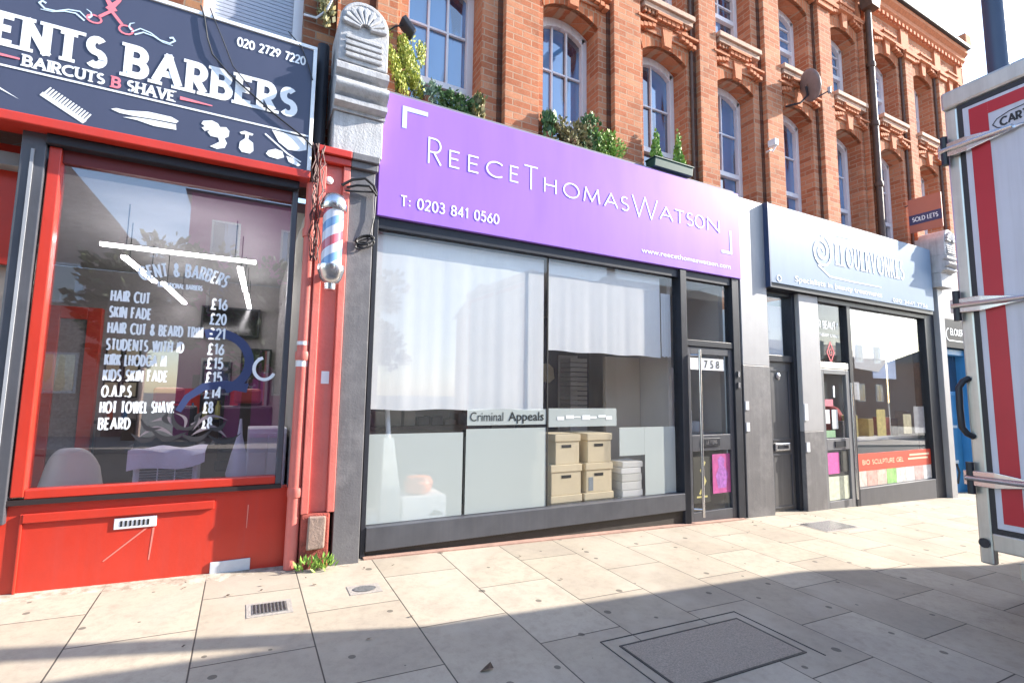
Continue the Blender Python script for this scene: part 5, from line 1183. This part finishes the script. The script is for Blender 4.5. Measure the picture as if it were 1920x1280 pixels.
# ------------------------------------------------------------------ plants along the sign ledge
def tuft(mb, c, rx, ry, rz, n, sz, up=0.3, seed=0, cone=False, wid=1):
    r = random.Random(seed)
    for i in range(n):
        while True:
            p = Vector((r.uniform(-1, 1), r.uniform(-1, 1), r.uniform(-1, 1)))
            if cone:
                h = (p.z+1)/2
                if math.hypot(p.x, p.y) <= ((1-h)*.85+.12)*(.75+.4*math.sin(9*h+3*math.atan2(p.y, p.x)+seed)): break
            elif .2 < p.length < 1+.35*math.sin(6*p.x+4*p.z+seed)*(1 if r.random() < .9 else 1.6): break
        q = Vector((c[0]+p.x*rx, c[1]+p.y*ry, c[2]+rz+p.z*rz))
        d = Vector((p.x*rx+r.uniform(-.5, .5)*rx, p.y*ry+r.uniform(-.5, .5)*ry, up*rz*3*r.uniform(.3, 1)+p.z*rz*.4)).normalized()
        s = d.cross(Vector((r.uniform(-1, 1), r.uniform(-1, 1), r.uniform(-1, 1)))).normalized()
        l = sz*r.uniform(.6, 1.4); w = l*r.uniform(.22, .4)*wid
        mb.add([tuple(q), tuple(q+d*l*.5+s*w), tuple(q+d*l), tuple(q+d*l*.5-s*w)], [(0, 1, 2, 3)])
    return mb
def plants():
    YG = leaf_mat('yellow_green_leaf', (.16, .24, .02), (.36, .40, .04), (.52, .50, .08)); DG = leaf_mat('dark_green_leaf', (.025, .07, .02), (.07, .16, .04), (.16, .28, .09))
    BG = leaf_mat('bright_green_leaf', (.08, .2, .02), (.2, .36, .05), (.36, .5, .1)); OL = leaf_mat('olive_brown_leaf', (.09, .09, .03), (.22, .2, .07), (.4, .33, .14)); SG = leaf_mat('grey_green_leaf', (.08, .14, .1), (.18, .28, .2), (.3, .4, .32))
    G = 'plants along the sign ledge'
    soil = pm('terracotta_pot', (.3, .12, .07), .8)
    for lab, c, r, n, s, m, up, cone, pot in (
        ('tall yellow green conifer bush in a pot at the left end of the ledge', (1.19, .12, 4.14), (.15, .10, .26), 2200, .036, YG, .8, False, True),
        ('small grey green plant beside the yellow bush', (1.42, .12, 4.14), (.08, .07, .07), 160, .05, SG, .3, False, True),
        ('low trailing green plant right of the grey green plant', (1.72, .12, 4.12), (.18, .08, .085), 420, .055, DG, .3, False, False),
        ('thin grassy plant at the right of the first window', (1.93, .12, 4.12), (.07, .07, .075), 120, .07, OL, 1.2, False, False),
        ('dark spiky plant at the left of the second window', (2.80, .12, 4.12), (.05, .05, .10), 80, .10, DG, 1.4, False, True),
        ('olive brown leafy plant below the second window', (3.12, .12, 4.12), (.20, .08, .11), 420, .06, OL, .4, False, True),
        ('dark bushy plant in the middle of the second window ledge', (3.36, .12, 4.12), (.10, .08, .15), 300, .055, DG, .5, False, False),
        ('bright green bushy plant at the right of the second window ledge', (3.66, .12, 4.12), (.18, .08, .11), 500, .05, BG, .4, False, False)):
        t = thing('ledge_plant', lab, 'plant', (c[0], c[1], 4.12), G)
        f = MB(); tuft(f, c, r[0]*1.15, r[1], r[2]*1.15, int(n*1.8), s*.72, up, int(c[0]*100), cone)
        rr = random.Random(int(c[0]*91))
        st = MB()
        for q in range(7):
            a = rr.uniform(-1, 1); x0 = c[0]+a*r[0]*.6; top = (x0+a*r[0]*.8, c[1]-.02+rr.uniform(-.05, .05), c[2]+r[2]*rr.uniform(1.9, 2.7)); st.tube([(x0, c[1], c[2]), ((x0+top[0])/2, c[1]-.01, (c[2]+top[2])/2+.02), top], .003, 4)
            tuft(f, (top[0], top[1], top[2]-.04), .03, .03, .05, 26, s*.7, up, q)
        st.build('stem', pm('plant_stem', (.12, .13, .05), .8), t)
        f.build('foliage', m, t)
        if pot: MB().lathe((c[0], c[1]+.02, 4.121), [(.05, 0), (.065, .09), (.07, .1)], 12).build('pot', soil, t, smooth=True)
    tr = thing('green_planter', 'green plastic window box holding two small conifers', 'planter', (4.5, .1, 4.12))
    b = MB(); b.prismx([(-.035, 4.125), (.11, 4.125), (.12, 4.23), (-.05, 4.23)], 4.22, 4.86); b.build('trough', pm('green_plastic', (.012, .06, .045), .5), tr, bevel=.008)
    MB().box(4.21, 4.87, -.058, .125, 4.2301, 4.245).build('rim', pm('green_plastic', (.012, .06, .045)), tr, bevel=.004)
    for x, z, lab in ((4.32, .5, 'small pointed conifer at the left of the green planter'), (4.70, .58, 'taller pointed conifer at the right of the green planter')):
        t = thing('dwarf_conifer', lab, 'plant', (x, .04, 4.14), G)
        f = MB(); tuft(f, (x, .04, 4.14), .10, .08, z/2, 800, .045, .9, int(x*50), True); f.build('foliage', BG, t); MB().tube([(x, .04, 4.137), (x, .04, 4.4)], .01, 6).build('stem', pm('bark', (.08, .05, .03), .9), t)
    for x, y, n, lab in ((.50, -.19, 70, 'tuft of green weeds growing at the foot of the red drainpipe'), (.63, -.20, 80, 'tuft of green weeds growing under the broken pilaster base')):
        f = MB(); tuft(f, (x, y, gz(x, y)-.01), .075, .03, .045, n, .05, 1.0, int(x*77), False, .45); single(f, 'weed', BG, lab, 'weed', (x, y, gz(x, y)), group='weeds at the pilaster foot')
    f = MB(); tuft(f, (.46, .2, 4.66), .07, .06, .16, 160, .05, .5, 17); single(f, 'wall_weed', OL, 'dry yellow weed growing from the brick beside the corbel', 'weed', (.46, .25, 4.66))
plants()

# ------------------------------------------------------------------ lorry and lamp column
def lorry():
    t = thing('box_lorry', 'white box lorry with red bordered rear doors parked along the kerb', 'lorry', (0, 0, 0))
    # local axes: x along the lorry (rear at 0), y negative towards the road, z up from road datum
    H, W, Ln = 3.49, 2.45, 7.0
    wh = pm('lorry_white_panel', (.55, .545, .60), .35, .07, 3, streak=.3, dirt=(.33, .32, .34)); rd = pm('lorry_red_tape', (.44, .016, .03), .35, .1, 3); bk = pm('lorry_black_seal', (.02, .02, .025), .5)
    MB().box(.06, Ln, -W, 0, .62, H-.02).build('box_body', wh, t, bevel=.02)
    MB().box(0, .06, -.075, .0, .33, H-.13).build('corner_post', ALU, t, bevel=.012); MB().box(0, .06, -W, -W+.075, .33, H-.13).build('corner_post', ALU, t, bevel=.012)
    p = MB(); p.box(-.02, .08, -W-.01, .01, H-.129, H); p.build('header_rail', ALU, t, bevel=.02)
    p = MB(); p.box(-.01, .06, -W+.076, -.076, .42, .53); p.build('rear_sill', ALU, t, bevel=.01)
    p = MB(); p.box(-.004, .05, -.105, -.076, .531, H-.131); p.box(-.004, .05, -W+.106, -.106, H-.165, H-.131); p.box(-.004, .05, -W+.106, -.106, .531, .56); p.build('door_seal', bk, t)
    for s in (0, 1):
        a, b = (-W/2, -.107) if s == 0 else (-W+.107, -W/2-.008)
        d = MB().box(-.012, .048, a, b, .562, H-.167).build('rear_door', wh, t, bevel=.006)
        r = MB(); e = b if s == 0 else a; dirn = -1 if s == 0 else 1
        x = -.0135
        def band(y0, y1, z0, z1):
            r.add([(x, y0, z0), (x, y1, z0), (x, y1, z1), (x, y0, z1)], [(0, 3, 2, 1) if False else (0, 1, 2, 3)])
        ya, yb = sorted((e+dirn*.035, e+dirn*.135)); band(ya, yb, .60, H-.19)
        ya, yb = sorted((e+dirn*.1352, e+dirn*1.06)); band(ya, yb, H-.27, H-.19); band(ya, yb, .60, .69)
        r.build('red_border', rd, d)
        if s == 0:
            lg = MB(); letters(lg, 'CARTRUSA', 0, .26, 0, .06, 0, .011, .22); q = MB()
            for f in lg.f: q.add([(-.0142, -.30-lg.v[i][0], 3.10+lg.v[i][2]+.03*lg.v[i][0]) for i in f], [tuple(range(len(f)))])
            rg = MB(); rg.ribbon([(.13+.17*math.cos(k*.5236), .03+.06*math.sin(k*.5236)) for k in range(13)], .006, 0)
            for f in rg.f: q.add([(-.0142, -.30-rg.v[i][0], 3.10+rg.v[i][2]) for i in f], [tuple(range(len(f)))])
            q.build('maker_mark', bk, d)
        for z in (3.06, 1.98, .86):
            h = MB(); y0 = .03 if s == 0 else -W-.03; sg = -1 if s == 0 else 1
            h.add([(-.05, y0, z-.045), (-.05, y0+sg*.16, z-.05), (-.035, y0+sg*.47, z+.0), (-.05, y0+sg*.16, z+.05), (-.05, y0, z+.045),
                   (-.013, y0, z-.045), (-.013, y0+sg*.16, z-.05), (-.013, y0+sg*.47, z+.0), (-.013, y0+sg*.16, z+.05), (-.013, y0, z+.045)],
                  [(0, 1, 2, 3, 4), (9, 8, 7, 6, 5), (0, 5, 6, 1), (1, 6, 7, 2), (2, 7, 8, 3), (3, 8, 9, 4), (4, 9, 5, 0)])
            h.tube([(-.055, y0+sg*.01, z), (-.05, y0+sg*.4, z)], .018, 8)
            ho = h.build('hinge', CHROME, d, bevel=.004); MB().tube([(-.04, y0+sg*.035, z-.1), (-.04, y0+sg*.035, z+.1)], .022, 8).build('hinge_pin', bk, ho)
    g = MB().tube([(.0, -.02, 1.12), (-.03, .0, 1.14), (-.045, .018, 1.18), (-.048, .02, 1.3), (-.045, .018, 1.44), (-.03, .0, 1.48), (.0, -.02, 1.5)], .019, 10); g.build('grab_handle', bk, t, smooth=True)
    MB().lathe((-.001, -.035, .46), [(.02, 0), (.03, -.012)], 12, 'x').build('buffer', bk, t)
    u = MB(); u.box(.1, .2, -W+.15, -.15, .25, .36); u.build('underrun_bar', ALU, t, bevel=.01)
    for yy in (-.75, -1.75): MB().box(.1, 8.2, yy-.05, yy+.05, .42, .618).build('chassis_rail', bk, t)
    ty = pm('tyre_rubber', (.02, .02, .02), .8); rm = pm('wheel_grey', (.4, .4, .4), .5)
    for x in (1.6, 7.9):
        for yy in (-.06, -W+.34):
            w = MB().lathe((x, yy, .27), [(.27, 0), (.42, .03), (.44, .1), (.42, .25), (.27, .28)], 24, 'y').build('wheel', ty, t, smooth=True)
            MB().lathe((x, yy, .27), [(.02, .06), (.16, .07), (.25, .01)], 18, 'y').build('rim', rm, w, smooth=True)
    lt = MB().box(.0, .09, -.6, -.25, .27, .41).build('rear_light', pm('red_lens', (.4, .02, .02), .2), t, bevel=.008); MB().box(.0, .09, -W+.25, -W+.6, .27, .41).build('rear_light', MATS['red_lens'], t, bevel=.008)
    c = MB(); c.prism([(7.08, .3), (9.0, .3), (9.05, 1.3), (8.7, 2.5), (7.08, 2.6)], -W+.12, -.12); cb = c.build('cab', pm('cab_white', (.65, .65, .67), .35), t, bevel=.05)
    MB().prism([(9.052, 1.35), (9.06, 1.35), (8.74, 2.4), (8.73, 2.4)], -W+.3, -.3).build('windscreen', SASHGLASS, cb); MB().box(7.8, 8.6, -.118, -.11, 1.4, 2.2).build('side_window', SASHGLASS, cb)
    t.location = (4.22, -2.845, 0); t.rotation_euler = (0, 0, rad(-4.0))
lorry()
def lamp_column():
    x, y = 5.8, -2.68
    t = thing('lamp_column', 'dark navy street lamp column rising behind the lorry', 'street lamp', (x, y, gz(x, y)))
    nv = pm('navy_column_paint', (.035, .055, .10), .4, .1, 4)
    MB().tube([(x, y, gz(x, y)), (x, y, 1.4)], .10, 18).build('base', nv, t, smooth=True); MB().tube([(x, y, 1.4), (x, y, 8.5)], .082, 18, r1=.07).build('shaft', nv, t, smooth=True)
    a = MB().tube([(x, y, 8.5), (x, y-.3, 8.9), (x, y-1.2, 9.1)], .05, 10); a.build('arm', nv, t, smooth=True); MB().box(x-.12, x+.12, y-1.8, y-1.15, 9.05, 9.2).build('lantern', pm('lantern_grey', (.3, .3, .32), .5), t, bevel=.03)
lamp_column()

# ------------------------------------------------------------------ far side of the street (what the glass mirrors)
def opposite():
    rows = [(-12, -4.3, 7.3, 'pale gabled brick house across the road', brick_mat('pale_pink_brick', (.55, .38, .3), (.62, .46, .38), (.68, .52, .44), (.5, .46, .4)), 2.6),
            (-2.2, 5.2, 9.0, 'plum rendered house with white windows across the road', pm('plum_render', (.52, .11, .32), .8, .1, 3), 1.2),
            (12, 19, 6.2, 'long low brick house across the road', BRICKD, 1.6), (34, 47, 4.6, 'terrace of red brick houses far along the road', BRICKD, 1.6), (64, 90, 5.4, 'brown brick block at the far end of the road', BRICKD, 1.5), (21, 30, 7.5, 'grey rendered house far along the road', pm('grey_render', (.4, .4, .4), .8, .1, 3), 1.8),
            (-24, -13.5, 7.4, 'tan brick house across the road to the left', brick_mat('tan_brick', (.36, .26, .16), (.42, .32, .2), (.48, .38, .26), (.4, .36, .3)), 2)]
    for x0, x1, h, lab, m, rf in rows:
        b = thing('far_house', lab, 'house', ((x0+x1)/2, -18, 0))
        y = -18
        MB().box(x0, x1, y-8, y, -1.5, h).build('wall', m, b)
        if 'gabled' in lab: MB().prism([(x0, h+.001), (x1, h+.001), ((x0+x1)/2, h+4.6)], y-8, y).build('gable', m, b)
        else: MB().prismx([(y+.3, h+.001), (y-8.3, h+.001), (y-4, h+rf)], x0-.2, x1+.2).build('roof', pm('far_slate', (.1, .1, .11), .7, .2, 6), b)
        n = max(2, int((x1-x0)/2.2))
        for k in range(n):
            xc = x0+(k+.5)*(x1-x0)/n
            for z in ((1.2, 4.3, 6.6) if h > 8 else (1.2, 4.3)):
                w = MB(); w.box(xc-.5, xc+.5, y, y+.06, z, z+1.4); wo = w.build('window', WHITE, b)
                MB().box(xc-.42, xc+.42, y+.061, y+.07, z+.08, z+1.32).build('pane', SASHGLASS, wo)
        MB().box(x0+.5, x0+1.6, y, y+.05, -.4, 1.95).build('door', BLACK, b)
    lm = leaf_mat('street_tree_leaf', (.025, .05, .012), (.05, .09, .02), (.1, .13, .035)); bk = pm('bark', (.08, .05, .03))
    for i, (x, y, h, rr, lab) in enumerate(((-3.2, -16.0, 6.6, 1.9, 'broad leafy tree across the road beside the gabled house'), (.1, -15.6, 6.6, 2.6, 'large leafy tree across the road before the plum house'), (3.6, -15.8, 6.4, 2.4, 'leafy tree across the road right of the plum house'), (17.5, -15.8, 6.2, 2.6, 'leafy tree in front of the long low house across the road'), (24, -15, 6.5, 2.6, 'leafy tree far along the road'))):
        t = thing('street_tree', lab, 'tree', (x, y, 0)); r = random.Random(i)
        tr = MB(); tr.tube([(x, y, -.5), (x+.05, y, h*.45), (x-.1, y+.1, h*.8)], .2, 10, r1=.06)
        for k in range(6):
            a = k*1.05; tr.tube([(x, y, h*(.35+.05*k)), (x+math.cos(a)*rr*.6, y+math.sin(a)*rr*.6, h*(.55+.06*k))], .07, 6, r1=.02)
        tr.build('trunk', bk, t, smooth=True)
        cr = MB()
        for k in range(16):
            a = r.uniform(0, 6.28); q = r.uniform(.1, .75); s = rr*r.uniform(.28, .48)
            tuft(cr, (x+math.cos(a)*rr*q, y+math.sin(a)*rr*q, h*r.uniform(.42, .95)-s), s, s, s*.8, 330, .26, .15, i*40+k)
        cr.build('crown', lm, t)
opposite()
